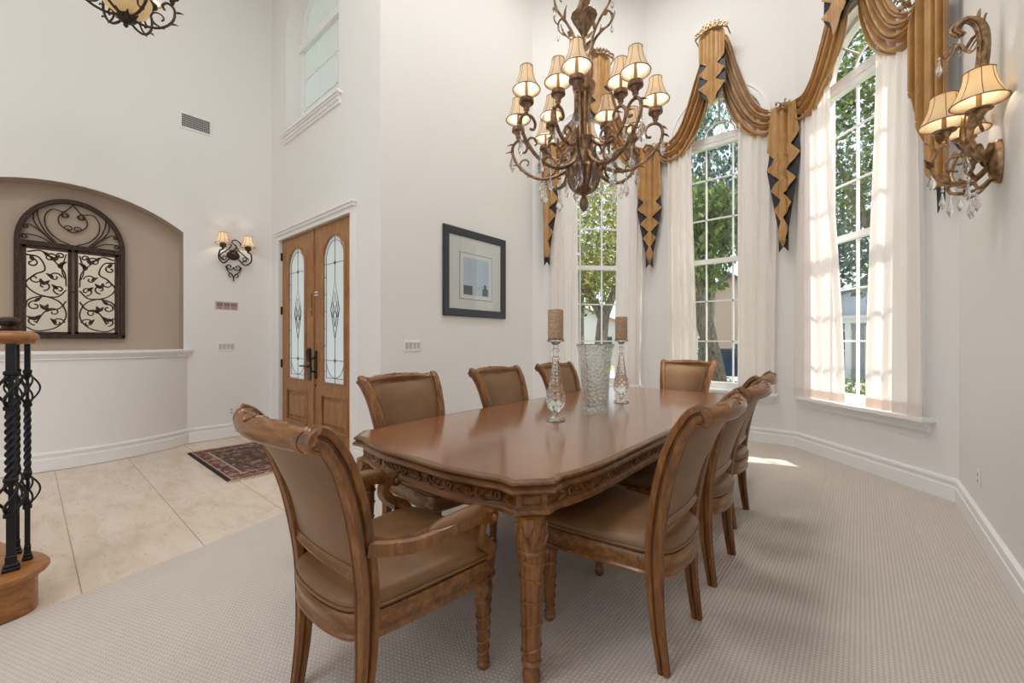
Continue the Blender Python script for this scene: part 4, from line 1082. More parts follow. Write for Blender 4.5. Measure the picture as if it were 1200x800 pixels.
# ------------------------------------------------------------------ lamps
def crystal(name, parent, p, L=.085, W=.038, beads=2, rz=0.0):
    """beads and a faceted kite drop hanging from p"""
    mb = MB(); z = p[2]
    mb.tube([(p[0], p[1], z), (p[0], p[1], z - .012 * (beads + .5))], .0012, 5)
    for k in range(beads): mb.ball((p[0], p[1], z - .012 - .019 * k), .0085, 8, 6)
    z -= .02 * beads + .004; rings = []
    for r, t, a0 in ((.12, 0, 0), (.30, .10, .3), (.5, .28, 0), (1.0, .62, .3), (.62, .80, 0), (.06, 1.0, 0)):
        rings.append([(p[0] + (W / 2 * r * cos(a + a0)) * cos(rz) - (W / 3.2 * r * sin(a + a0)) * sin(rz), p[1] + (W / 2 * r * cos(a + a0)) * sin(rz) + (W / 3.2 * r * sin(a + a0)) * cos(rz), z - L * t) for a in [TAU * k / 8 for k in range(8)]])
    mb.loft(rings); return mb.build(name, MT['crystal'], parent, sharp=12)
def lamp_shade(parent, c, z0, z1, r0, r1, mat, trim, flare=.35, panels=8):
    mb = MB(); prof = []
    for k in range(11):
        t = k / 10; prof.append((lerp(r0, r1, t ** flare if False else (1 - (1 - t) ** 1.9)), lerp(z0, z1, t)))
    inner = [(r - .0018, z) for r, z in prof[::-1]]
    rings = [[(c[0] + r * cos(a), c[1] + r * sin(a), z) for a in [TAU * q / 32 for q in range(32)]] for r, z in prof + inner]
    mb.loft(rings, loop=True); sh = mb.build('lamp_shade', mat, parent, sharp=80)
    mb = MB()
    for r, z in (prof[0], prof[-1]): mb.tube([(c[0] + r * cos(a), c[1] + r * sin(a), z) for a in [TAU * q / 32 for q in range(32)]], .0032, 5, closed=True)
    for q in range(panels):
        a = TAU * q / panels; mb.tube([(c[0] + (r + .001) * cos(a), c[1] + (r + .001) * sin(a), z) for r, z in prof], .0016, 4)
    mb.build('binding', trim, sh); return sh
def candle_light(parent, c, zc, z0, z1, r0, r1, power, mat, metal, cup=(.046, .10), col=(1, .89, .75)):
    """drip cup, candle sleeve, shade and the bulb inside"""
    mb = MB(); R, H = cup
    mb.lathe([(.008, 0), (.014, .004), (.013, .016), (.020, .024), (.018, .034), (.027, .052), (.034, .064), (R * 1.05, .07), (R * 1.08, .077), (R, H), (.012, H)], 20, c=(c[0], c[1], zc), wob=lambda a, i: 1 + (.05 * cos(8 * a) if 2 < i < 7 else 0))
    mb.build('drip_cup', metal, parent)
    mb = MB(); mb.lathe([(.0105, zc + H - .004), (.0105, (z0 + z1) / 2 - .005), (.006, (z0 + z1) / 2)], 12, c=(c[0], c[1], 0)); mb.build('candle_sleeve', MT['candle'], parent)
    lamp_shade(parent, c, z0, z1, r0, r1, mat, MT['shadetrim'])
    lamp('POINT', 'bulb', (c[0], c[1], lerp(z0, z1, .45)), power, col, .012, parent)
CX, CY_, CZ = -1.55, 2.65, 2.20
ch = thing('chandelier', 'large bronze chandelier with twelve small cream shades and crystals above the table', 'chandelier', (CX, CY_, CZ))
Z = lambda z: z - CZ
mb = MB(); mb.lathe([(.004, Z(2.205)), (.018, Z(2.215)), (.030, Z(2.24)), (.033, Z(2.265)), (.026, Z(2.295)), (.014, Z(2.315)), (.022, Z(2.325)), (.02, Z(2.335))], 20, wob=lambda a, i: 1 + .06 * cos(10 * a + i)); mb.build('finial', MT['bronze'], ch)
mb = MB(); prof = [(.022, 2.33), (.05, 2.34), (.078, 2.36), (.10, 2.39), (.112, 2.425), (.122, 2.465), (.134, 2.495), (.126, 2.515), (.10, 2.52), (.06, 2.525)]
mb.lathe([(r, Z(z)) for r, z in prof], 128, wob=lambda a, i: 1 + (.16 * (abs(cos(a * 8)) - .6) if 1 < i < 8 else 0))
mb.lathe([(.06, Z(2.52)), (.052, Z(2.56)), (.05, Z(2.60)), (.058, Z(2.66)), (.078, Z(2.72)), (.082, Z(2.735)), (.06, Z(2.745))], 48, wob=lambda a, i: 1 + .05 * (abs(cos(a * 8)) - .6)); mb.build('fluted_urn', MT['bronze'], ch)
mb = MB(); mb.tube([(.126 * cos(a), .126 * sin(a), Z(2.508)) for a in [TAU * k / 40 for k in range(40)]], .007, 6, closed=True); mb.build('urn_rim', MT['gilt'], ch)
mb = MB(); mb.lathe([(.014, Z(2.74)), (.014, Z(3.1))], 12)
for k in range(7):
    a = TAU * k / 7; mb.tube([(.046 * cos(a), .046 * sin(a), Z(2.74)), (.036 * cos(a), .036 * sin(a), Z(2.9)), (.048 * cos(a), .048 * sin(a), Z(3.1))], .010, 8)
mb.build('reeded_column', MT['gilt'], ch)
mb = MB(); mb.lathe([(.055, Z(3.06)), (.072, Z(3.075)), (.078, Z(3.10)), (.085, Z(3.125)), (.08, Z(3.14)), (.05, Z(3.145))], 48, wob=lambda a, i: 1 + .05 * (abs(cos(a * 8)) - .6)); mb.build('collar', MT['gilt'], ch)
A0 = radians(40.25)
for k in range(6):                                               # branches rising to the crown
    a = A0 + TAU * k / 6 + .3; d = (cos(a), sin(a)); mb = MB()
    P = spline([(.04, 3.13), (.065, 3.24), (.055, 3.36), (.085, 3.48), (.15, 3.57), (.21, 3.63), (.235, 3.70), (.205, 3.73), (.18, 3.70)], 5)
    mb.tube([(r * d[0], r * d[1], Z(z)) for r, z in P], [lerp(.0125, .006, q / len(P)) for q in range(len(P))], 7)
    for q, L, sgn in ((9, .07, 1), (15, .09, -1), (20, .08, 1), (25, .075, -1), (30, .06, 1)):
        r, z = P[q]; s_ = (-d[1] * sgn, d[0] * sgn); mb.leaf((r * d[0], r * d[1], Z(z)), (d[0] * .7 + s_[0] * .7, d[1] * .7 + s_[1] * .7, .6), (d[0], d[1], -.3), L, .036, .5)
    mb.build('branch', MT['gilt' if k % 2 else 'bronze'], ch)
    crystal('crystal_drop', ch, (.232 * d[0], .232 * d[1], Z(3.68)), .07, .03, 2, a)
mb = MB(); mb.lathe([(.02, Z(3.50)), (.05, Z(3.56)), (.085, Z(3.62)), (.095, Z(3.64)), (.07, Z(3.66)), (.03, Z(3.76)), (.04, Z(3.80)), (.012, Z(3.85))], 48, wob=lambda a, i: 1 + .05 * (abs(cos(a * 6)) - .6)); mb.build('crown', MT['bronze'], ch)
mb = MB()                                                        # chain to the ceiling
for k in range(44):
    zc = 3.86 + .06 * k; ax = k % 2; mb.tube([((.014 * cos(a) if ax else 0), (0 if ax else .014 * cos(a)), Z(zc + .036 * sin(a))) for a in [TAU * q / 10 for q in range(10)]], .0035, 5, closed=True)
mb.lathe([(.05, Z(6.44)), (.06, Z(6.47)), (.06, Z(6.499))], 20); mb.build('chain', MT['bronze'], ch)
def arm_mesh(P, d, r0, r1):
    mb = MB(); mb.tube([(r * d[0], r * d[1], Z(z)) for r, z in P], [lerp(r0, r1, q / len(P)) for q in range(len(P))], 8); return mb
CHP = 4.2
for tier, n, off in ((0, 8, -60), (1, 4, 45)):
    for k in range(n):
        a = A0 + radians(off) + TAU * k / n; d = (cos(a), sin(a)); s_ = (-d[1], d[0])
        if tier == 0:
            P = spline([(.05, 2.63), (.10, 2.545), (.20, 2.485), (.31, 2.475), (.41, 2.515), (.49, 2.59), (.54, 2.68), (.54, 2.745), (.505, 2.782), (.455, 2.775), (.428, 2.735), (.44, 2.695), (.47, 2.69)], 6)
            cr, cz = .498, 2.785; sh = (2.945, 3.10)
            C2 = spiral(.285, 2.575, .095, .028, -pi * .55, -pi * .55 - 1.9 * pi, 26); C3 = spiral(.44, 2.60, .055, .014, -pi * .3, -pi * .3 + 1.6 * pi, 18)
        else:
            P = spline([(.05, 2.76), (.10, 2.68), (.18, 2.64), (.27, 2.665), (.325, 2.735), (.34, 2.81), (.31, 2.855), (.265, 2.85), (.245, 2.81), (.262, 2.78), (.285, 2.785)], 6)
            cr, cz = .302, 2.862; sh = (3.02, 3.175)
            C2 = spiral(.20, 2.715, .07, .02, -pi * .55, -pi * .55 - 1.8 * pi, 22); C3 = None
        mb = arm_mesh(P, d, .0145, .009)
        mb.tube([(r * d[0], r * d[1], Z(z)) for r, z in C2], [lerp(.011, .0065, q / len(C2)) for q in range(len(C2))], 7)
        if C3: mb.tube([(r * d[0], r * d[1], Z(z)) for r, z in C3], [lerp(.009, .0055, q / len(C3)) for q in range(len(C3))], 6)
        for q in (14, 22, 30, 38, 44):
            if q < len(P): r, z = P[q]; mb.leaf((r * d[0], r * d[1], Z(z)), (d[0] + s_[0] * .5, d[1] + s_[1] * .5, .5 - .2 * (q % 3)), (0, 0, 1), .05, .022, .4)
        am = mb.build('arm', MT['bronze'], ch)
        candle_light(am, (cr * d[0], cr * d[1], 0), Z(cz), Z(sh[0]), Z(sh[1]), .093, .042, CHP, MT['shade'], MT['bronze'])
        if tier == 0:
            crystal('crystal_drop', am, (.545 * d[0], .545 * d[1], Z(2.68)), .13, .066, 0 if k % 2 else 3, a + 1.2)
            crystal('crystal_drop', am, (.30 * d[0], .30 * d[1], Z(2.47)), .125, .06, 3, a + .8)
            if k % 2 == 0: crystal('crystal_drop', am, (.42 * d[0] + .05 * s_[0], .42 * d[1] + .05 * s_[1], Z(2.53)), .115, .056, 2, a)
        else:
            crystal('crystal_drop', am, (.335 * d[0], .335 * d[1], Z(2.75)), .11, .048, 2, a); crystal('crystal_drop', am, (.19 * d[0], .19 * d[1], Z(2.64)), .10, .045, 1, a)
for k in range(6):
    a = TAU * k / 6 + .5; crystal('crystal_drop', ch, (.125 * cos(a), .125 * sin(a), Z(2.48)), .125, .055, 2, a + pi / 2)

# ------------------------------------------------------------------ gilded sconce on the right wall
wy = lambda Y: 4.67 - Y
SO = Vector(WR(wy(3.42), 0, 2.05)); sc = thing('wall_sconce', 'tall gilded leaf sconce with amber shades and crystals on the right wall', 'wall sconce', SO)
fr = lambda a, n, z: tuple(Vector(WR(wy(3.42) + a, n, z)) - SO)
fv = lambda a, n, z: tuple(Vector(fr(a, n, z)) - Vector(fr(0, 0, 0)))
mb = MB(); pl = []
for r, n in ((1, .002), (1, .018), (.9, .03), (.6, .045), (.2, .05)): pl.append([fr(.065 * r * cos(q), n, 2.23 + .12 * r * sin(q)) for q in [TAU * j / 24 for j in range(24)]])
mb.loft(pl)
for q in range(9):
    t = pi * (.1 + .8 * q / 8); mb.leaf(fr(0, .045, 2.20), fv(.6 * cos(t), .25, -.2 - .9 * sin(t) + 2.05), fv(0, 1, 2.05), .13, .05, .25)
mb.build('back_plate', MT['gilt'], sc)
mb = MB()
P = spline([(0, .05, 2.25), (-.01, .11, 2.38), (-.005, .10, 2.55), (.0, .06, 2.75), (.005, .05, 2.92), (.0, .07, 3.02), (.0, .12, 3.06), (0, .16, 3.02), (0, .135, 2.98)], 6)
for da, sc_, dn in ((0, 1.0, 0), (.028, .85, .012), (-.028, .85, .012), (.014, .7, .03), (-.014, .7, .03)):
    mb.tube([fr(a + da * (1 - .6 * (q / len(P))), n + dn, z) for q, (a, n, z) in enumerate(P)], [.016 * sc_ * lerp(1, .7, q / len(P)) for q in range(len(P))], 7)
for q, sgn, L in ((18, 1, .09), (22, -1, .09), (26, 1, .09), (30, -1, .085)):
    a, n, z = P[q]; mb.leaf(fr(a, n + .015, z), fv(.45 * sgn, .12, .8 + 2.05), fv(0, 1, 2.05), L, .05, .15)
mb.build('reed_stem', MT['gilt'], sc)
mb = MB()
for t in range(3):                                                # curling ribbon leaf at the top
    mb.tube([fr(.02 * t - .02 + .012 * sin(q * .9), .07 + .011 * q, 2.93 - .02 * t + .028 * sin(q * .75 + t)) for q in range(16)], [.012 * (1 - q / 20) for q in range(16)], 6, flat=.4)
mb.build('ribbon_leaf', MT['gilt'], sc)
ARMS = [(-.20, .11), (0, .215), (.20, .11)]
for a1, n1 in ARMS:
    mb = MB(); k_ = 1 if a1 >= 0 else -1
    P = spline([(0, .04, 2.22), (a1 * .3, .10, 2.15), (a1 * .75, n1 * .8 + .05, 2.17), (a1 * 1.15, n1 + .05, 2.26), (a1 * 1.12, n1 + .03, 2.35), (a1, n1, 2.385), (a1 * .8, n1 - .02, 2.36)], 6)
    mb.tube([fr(*p) for p in P], [lerp(.013, .007, q / len(P)) for q in range(len(P))], 7)
    ux, un = a1 / hypot(a1, n1), n1 / hypot(a1, n1)
    sp = spiral(.13, 2.27, .055, .012, -pi / 2, 1.6 * pi, 22); mb.tube([fr(ux * p, .03 + un * p, q) for p, q in sp], .0065, 6)
    for q in (10, 17, 24, 29):
        p = P[q]; mb.leaf(fr(*p), fv(.5 * ux + .4 * (q % 2), .5 * un, .6 + 2.05 - .6 * (q % 2)), fv(0, .3, 2.9), .075, .035, .5)
    am = mb.build('arm', MT['gilt'], sc)
    c = fr(a1, n1, 2.05)
    candle_light(am, (c[0], c[1], 0), 2.385 - 2.05, 2.50 - 2.05, 2.66 - 2.05, .108, .058, SCP1, MT['amber'], MT['gilt'], cup=(.05, .07))
    crystal('crystal_drop', am, fr(a1 * 1.15, n1 + .05, 2.25), .10, .045, 1, .4); crystal('crystal_drop', am, fr(a1 * .6, n1 * .8 + .05, 2.15), .10, .045, 2, 1.2)
mb = MB()
mb.tube([fr(*p) for p in spline([(0, .03, 2.15), (0, .08, 2.10), (0, .14, 2.085), (0, .19, 2.10), (0, .20, 2.135), (0, .17, 2.14)], 5)], .009, 7)
for k_ in (-1, 1): mb.tube([fr(*p) for p in spline([(0, .04, 2.13), (.05 * k_, .07, 2.09), (.10 * k_, .10, 2.08), (.13 * k_, .12, 2.11), (.10 * k_, .12, 2.13)], 5)], .008, 6)
mb.build('lower_scroll', MT['gilt'], sc)
for a, n, z, L in ((0, .10, 2.08, .12), (.09, .10, 2.075, .10), (-.09, .10, 2.075, .10), (0, .19, 2.09, .11), (.0, .235, 2.90, .10), (.0, .155, 2.99, .10)): crystal('crystal_drop', sc, fr(a, n, z), L, .042, 1, .7)

# ------------------------------------------------------------------ small sconce in the foyer
FO = Vector(WF(1.76 + 3.2, 0, 2.05)); sc = thing('wall_sconce', 'small dark iron sconce with two lit shades beside the entrance doors', 'wall sconce', FO)
fr = lambda a, n, z: tuple(Vector(WF(4.96 + a, n, z)) - FO); fv = lambda a, n, z: tuple(Vector(fr(a, n, z)) - Vector(fr(0, 0, 0)))
mb = MB(); pl = []
for r, n in ((1, .002), (1, .016), (.8, .03), (.3, .04)): pl.append([fr(.075 * r * cos(q), n, 2.38 + .06 * r * sin(q)) for q in [TAU * j / 20 for j in range(20)]])
mb.loft(pl)
for q in range(10):
    t = TAU * q / 10; mb.leaf(fr(0, .035, 2.38), fv(cos(t), .2, sin(t) + 2.05), fv(0, 1, 2.05), .075, .04, .2)
mb.ball(fr(0, .05, 2.38), .02, 8, 6); mb.build('back_plate', MT['rust'], sc)
mb = MB()
for sg in (-1, 1):
    mb.tube([fr(sg * .045 + sg * p, .03, 2.225 + q) for p, q in spiral(0, 0, .045, .010, pi if sg > 0 else pi, pi + 2.3 * pi, 20)], .0075, 6)
    mb.tube([fr(sg * a, .03, z) for a, z in spline([(.09, 2.23), (.06, 2.16), (.02, 2.13), (.0, 2.08), (.0, 2.04)], 5)], .0075, 6)
    mb.tube([fr(sg * (.03 + p), .03, 2.12 + q) for p, q in spiral(0, 0, .03, .006, -pi / 2, 1.2 * pi, 14)], .006, 6)
    mb.tube([fr(sg * a, .03, z) for a, z in spline([(.10, 2.30), (.15, 2.36), (.06, 2.45), (.02, 2.52)], 5)], .0075, 6)
mb.tube([fr(a, .03, z) for a, z in spline([(0, 2.44), (.03, 2.50), (-.02, 2.55), (.02, 2.585), (.07, 2.56), (.085, 2.52)], 6)], .0075, 6)
mb.build('scrollwork', MT['rust'], sc)
for sg in (-1, 1):
    P = spline([(sg * .05, .04, 2.33), (sg * .12, .07, 2.26), (sg * .18, .10, 2.31), (sg * .175, .12, 2.40), (sg * .14, .12, 2.425)], 6)
    mb = MB(); mb.tube([fr(*p) for p in P], .009, 7); mb.tube([fr(sg * (.12 + p), .08, 2.33 + q) for p, q in spiral(0, 0, .04, .01, 0, sg * 2.2 * pi, 16)], .006, 6); am = mb.build('arm', MT['rust'], sc)
    c = fr(sg * .14, .12, 2.05); candle_light(am, (c[0], c[1], 0), 2.425 - 2.05, 2.50 - 2.05, 2.635 - 2.05, .085, .045, SCP2, MT['shade'], MT['rust'], cup=(.034, .03))

# ------------------------------------------------------------------ foyer chandelier, only its foot in the frame
FC = (-4.70, .54, 3.88); fc = thing('foyer_chandelier', 'dark iron chandelier in the foyer, only its underside showing at the top edge', 'chandelier', FC)
mb = MB(); mb.lathe([(.004, 0), (.018, .02), (.012, .035), (.04, .05), (.055, .075), (.03, .10), (.02, .14), (.03, .3), (.045, .5), (.02, .7), (.03, .8), (.01, .84)], 20, wob=lambda a, i: 1 + .08 * cos(6 * a))
for q in range(8):
    a = TAU * q / 8; mb.leaf((.02 * cos(a), .02 * sin(a), .06), (cos(a), sin(a), .25), (0, 0, 1), .09, .035, -.3)
mb.build('stem', MT['rust'], fc)
mb = MB(); mb.lathe([(.03, .12), (.09, .125), (.14, .16), (.165, .22), (.17, .26), (.163, .262), (.155, .22), (.13, .165), (.09, .135), (.03, .128)], 28); mb.build('glass_bowl', MT['amber'], fc)
for k in range(6):
    a = TAU * k / 6 + .35; d = (cos(a), sin(a))
    P = spline([(.03, .10), (.10, .075), (.19, .09), (.26, .14), (.31, .22), (.315, .31), (.27, .345), (.235, .31), (.25, .275)], 6)
    mb = MB(); mb.tube([(r * d[0], r * d[1], z) for r, z in P], .010, 7)
    mb.tube([(r * d[0], r * d[1], z) for r, z in spiral(.215, .185, .07, .018, -pi / 2, -pi / 2 - 1.8 * pi, 18)], .007, 6)
    for q in (12, 20, 28): r, z = P[q]; mb.leaf((r * d[0], r * d[1], z), (d[0], d[1], .8), (0, 0, 1), .06, .03, .4)
    am = mb.build('arm', MT['rust'], fc)
    candle_light(am, (.30 * d[0], .30 * d[1], 0), .345, .46, .60, .075, .04, CHP, MT['shade'], MT['rust'])
mb = MB()
for k in range(29):
    zc = .86 + .06 * k; ax = k % 2; mb.tube([((.014 * cos(a) if ax else 0), (0 if ax else .014 * cos(a)), zc + .036 * sin(a)) for a in [TAU * q / 10 for q in range(10)]], .0035, 5, closed=True)
mb.lathe([(.05, 2.56), (.06, 2.59), (.06, 2.619)], 20); mb.build('chain', MT['rust'], fc)
# ------------------------------------------------------------------ arched iron mirror in the niche
MO = Vector(WF(.327 + 3.2, -.196, 1.28)); mi = thing('mirror_gate', 'arched wrought iron gate mirror with scrollwork in the taupe niche', 'mirror', MO)
fr = lambda a, n, z: tuple(Vector(WF(3.527 + a, -.196 + n, z)) - MO); fv = lambda a, n, z: tuple(Vector(fr(a, n, z)) - Vector(fr(0, 0, 0)))
class FrW:
    def __call__(s, a, n, z): return fr(a, n, z)
fw = FrW()
mb = MB(); band(mb, fw, ring_path(0, .409, 1.28, 2.28, .49), ring_path(0, .409, 1.28, 2.28, .49, .042), .002, .05)
bar(mb, fw, -.409, .409, .002, .05, 1.28, 1.322); bar(mb, fw, -.37, .37, .004, .048, 2.235, 2.285)
for k in range(120):                                              # hammered knots along the frame
    P = ring_path(0, .409, 1.28, 2.28, .49, .02, 60); p = P[min(len(P) - 1, 1 + k // 2)]
mb.build('outer_frame', MT['rust'], mi, sharp=30)
for sg in (-1, 1):
    mb = MB()
    x0, x1 = (.012, .352); xs = lambda x: sg * x
    for a0, a1, z0, z1 in ((x0, x0 + .026, 1.33, 2.23), (x1 - .026, x1, 1.33, 2.23), (x0, x1, 1.33, 1.352), (x0, x1, 2.208, 2.23)):
        bar(mb, fw, min(xs(a0), xs(a1)), max(xs(a0), xs(a1)), .012, .042, z0, z1)
    dr = mb.build('gate_leaf', MT['rust'], mi, flat=True)
    mb = MB(); bar(mb, fw, min(xs(x0 + .02), xs(x1 - .02)), max(xs(x0 + .02), xs(x1 - .02)), .010, .014, 1.345, 2.215); mb.build('mirror_pane', MT['mirror'], dr, flat=True)
    mb = MB(); r = .0058; nn = .03
    def T(pts, rr=r): mb.tube([fr(sg * a, nn, z) for a, z in pts], rr, 6)
    def S(c, r0, r1, a0, a1): T(spiral(c[0], c[1], r0, r1, a0, a1, 22))
    def LF(p, d, L=.065, w=.034): mb.leaf(fr(sg * p[0], nn + .004, p[1]), fv(sg * d[0], .15, d[1] + 1.28), fv(0, 1, 1.28), L, w, .3, th=.003)
    T(spline([(.33, 1.40), (.25, 1.36), (.12, 1.40), (.05, 1.52), (.09, 1.66), (.2, 1.72), (.31, 1.68), (.33, 1.60)], 6))
    T(spline([(.05, 1.80), (.12, 1.72), (.25, 1.74), (.33, 1.84), (.27, 1.94), (.2, 2.0), (.24, 2.12), (.33, 2.14)], 6))
    T(spline([(.05, 1.84), (.06, 1.98), (.12, 2.08), (.22, 2.19), (.32, 2.17)], 6))
    T(spline([(.05, 2.18), (.08, 2.02), (.06, 1.92)], 6)); T(spline([(.05, 1.68), (.1, 1.6), (.2, 1.56), (.26, 1.44)], 6))
    for c, r0, a0, a1 in (((.27, 1.47), .05, -pi / 2, 1.7 * pi), ((.11, 1.45), .05, pi, -1.2 * pi), ((.14, 1.56), .045, 0, 2.2 * pi), ((.27, 1.62), .05, pi / 2, -1.6 * pi), ((.10, 1.80), .05, -pi / 2, 1.6 * pi),
                          ((.21, 1.83), .05, -pi / 2, -2.5 * pi), ((.27, 1.90), .045, pi, 3 * pi), ((.13, 1.93), .05, pi, -1.3 * pi), ((.29, 2.06), .045, pi / 2, 2.5 * pi), ((.16, 2.13), .05, pi, -1.2 * pi), ((.09, 2.16), .03, 0, 2.2 * pi)):
        S(c, r0, .010, a0, a1)
    for p, d in (((.27, 1.47), (-.8, .5)), ((.27, 1.47), (.6, -.6)), ((.12, 1.44), (.9, .3)), ((.2, 1.58), (-.5, .8)), ((.2, 1.58), (.8, .5)), ((.2, 1.56), (-.9, -.2)), ((.27, 1.66), (-.9, .1)), ((.11, 1.80), (.9, .2)), ((.21, 1.84), (.6, .6)), ((.21, 1.84), (-.9, .2)),
                 ((.14, 1.92), (.9, -.2)), ((.13, 2.10), (-.5, .8)), ((.13, 2.10), (.9, .4)), ((.1, 2.06), (-.6, -.6)), ((.28, 2.08), (.5, .7)), ((.17, 2.14), (.9, .1)), ((.08, 2.02), (.8, .6))): LF(p, d)
    mb.build('scrollwork', MT['rust'], dr)
mb = MB()                                                          # scrolls in the arch
for sg in (-1, 1):
    T = lambda pts: mb.tube([fr(sg * a, .026, z) for a, z in pts], .0058, 6)
    T(spline([(0, 2.72), (.04, 2.66), (.10, 2.58), (.10, 2.50), (.04, 2.44), (.0, 2.42)], 6)); T(spiral(.05, 2.60, .04, .01, pi / 2, -1.5 * pi, 18)); T(spiral(.03, 2.46, .035, .008, 0, 2 * pi, 16))
    T(spline([(.03, 2.29), (.12, 2.34), (.19, 2.44), (.20, 2.56), (.15, 2.64), (.08, 2.63)], 6)); T(spiral(.07, 2.595, .035, .008, pi / 2, 2.4 * pi, 16))
    T(spline([(.12, 2.29), (.2, 2.40), (.245, 2.52), (.25, 2.62), (.22, 2.68)], 6)); T(spline([(.14, 2.29), (.24, 2.40), (.31, 2.45), (.35, 2.42)], 6)); T(spiral(.33, 2.43, .03, .006, pi * .4, -1.6 * pi, 14))
    T(spline([(.16, 2.29), (.25, 2.34), (.33, 2.345), (.37, 2.32)], 6)); T(spiral(.335, 2.325, .026, .006, pi * .4, -1.6 * pi, 14)); T(spline([(.14, 2.29), (.26, 2.45), (.28, 2.56), (.26, 2.62)], 6))
mb.build('arch_scrollwork', MT['rust'], mi)
mb = MB(); bar(mb, fw, -.03, .03, .042, .055, 1.775, 1.787); mb.build('latch', MT['rust'], mi)

# ------------------------------------------------------------------ stair start: oak bullnose step, iron balusters, rail
SP = [(-3.46, -.095), (-3.24, -.012), (-3.10, .052), (-2.985, .066), (-2.90, .02), (-2.865, -.09), (-2.88, -.26), (-2.95, -.5), (-3.08, -.85)]
pl_ = spline(SP, 8); back = [(-4.3, -.85), (-4.3, -.45)]
def shrink(P, q, c=(-3.3, -.4)): return [(c[0] + (x - c[0]) * q, c[1] + (y - c[1]) * q) for x, y in P]
st = thing('stair_step', 'honey oak bullnose starting step at the lower left corner', 'stair step', (-3.3, -.4, 0))
o3 = lambda P, z: [(x + 3.3, y + .4, z) for x, y in P]
mb = MB(); Pq = offs((pl_ + back)[::-1], -.030); mb.loft([o3(Pq, 0.0), o3(Pq, .172)]); mb.build('riser', MT['oak'], st, sharp=30)
mb = MB(); base = (pl_ + back)[::-1]
mb.loft([o3(offs(base, d), z) for d, z in ((-.03, .150), (-.02, .152), (-.012, .160), (-.010, .168), (-.004, .168), (.004, .172), (.009, .180), (.009, .19), (.003, .198), (-.006, .20))]); mb.build('tread', MT['oak'], st, sharp=30)
def baluster(x, y, r, lb):
    t = thing('baluster', lb, 'baluster', (x, y, .2003), group='iron balusters on the starting step')
    mb = MB(); mb.cbox((0, 0, .008), (r * 3.4, r * 3.4, .016), ch=.003); mb.cbox((0, 0, .024), (r * 2.8, r * 2.8, .016), ch=.004); mb.cbox((0, 0, .05), (r * 2.2, r * 2.2, .04), ch=.003); mb.build('shoe', MT['iron'], t)
    mb = MB(); rings = []
    for k in range(121):
        z = lerp(.03, 1.037, k / 120); w = smooth((z - .41) / .02) * smooth((.72 - z) / .02); tw = 14 * max(0, min(1, (z - .41) / .31)); basket = (.285 < z < .385) or (.775 < z < .875)
        q = (r * .55 if basket else r) ; rings.append([(q * (1.25 if j % 2 == 0 else (.9 if w < .5 else .7)) * cos(TAU * j / 8 + pi / 4 + tw), q * (1.25 if j % 2 == 0 else (.9 if w < .5 else .7)) * sin(TAU * j / 8 + pi / 4 + tw), z) for j in range(8)])
    mb.loft(rings); mb.build('twisted_bar', MT['iron'], t, sharp=50)
    for zc in (.335, .825):
        mb = MB()
        for q in range(4):
            P = []
            for k in range(17):
                u = k / 16; rad = r * .7 + .033 * sin(pi * u); a = TAU * q / 4 + 2.2 * (u - .5); P.append((rad * cos(a), rad * sin(a), zc - .075 + .15 * u))
            mb.tube(P, r * .38, 6)
        for dz in (-.08, .08): mb.cbox((0, 0, zc + dz), (r * 2.9, r * 2.9, .02), ch=.004)
        mb.build('basket', MT['iron'], t)
baluster(-2.978, -.045, .0165, 'black twisted iron baluster nearest the front of the oak step'); baluster(-3.060, .004, .0105, 'slim black iron baluster nearest the rounded tip of the oak step'); baluster(-3.19, -.03, .0105, 'black iron baluster standing behind the front one on the oak step')
rl = thing('handrail', 'honey oak handrail end resting on the black iron balusters', 'handrail', (-3.12, -.07, 1.2375))
mb = MB(); V = [(-.05 + .085, .075)]
vol = [(.135 * cos(a) * (1.05 if cos(a) > 0 else 1), .115 * sin(a)) for a in [TAU * k / 32 for k in range(32)]]
def vr(q, z): return [(x * q + .03, y * q, z) for x, y in vol]
mb.loft([vr(.86, 0), vr(.92, .003), vr(.93, .012), vr(.98, .018), vr(1.0, .028), vr(.99, .04), vr(.92, .052), vr(.78, .06), vr(.4, .064)]); mb.build('volute', MT['oak'], rl)
mb = MB(); mb.sweep(spline([(-.02, -.04, .03), (-.2, -.09, .032), (-.45, -.22, .06), (-.75, -.42, .22), (-1.1, -.62, .48)], 8), [(-.035, -.03), (.035, -.03), (.037, -.012), (.03, .018), (.012, .03), (-.012, .03), (-.03, .018), (-.037, -.012)]); mb.build('rail', MT['oak'], rl)
fin = MB(); fin.lathe([(.026, 0), (.03, .006), (.022, .012), (.02, .02), (.036, .03), (.04, .044), (.034, .056), (.018, .064), (.004, .066)], 24, wob=lambda a, i: 1 + (.05 * cos(8 * a) if i > 3 else 0))
tag(fin.build('rail_finial', MT['rust'], loc=(-3.08, -.055, 1.3015)), 'small bronze finial standing on the oak handrail end', 'finial')

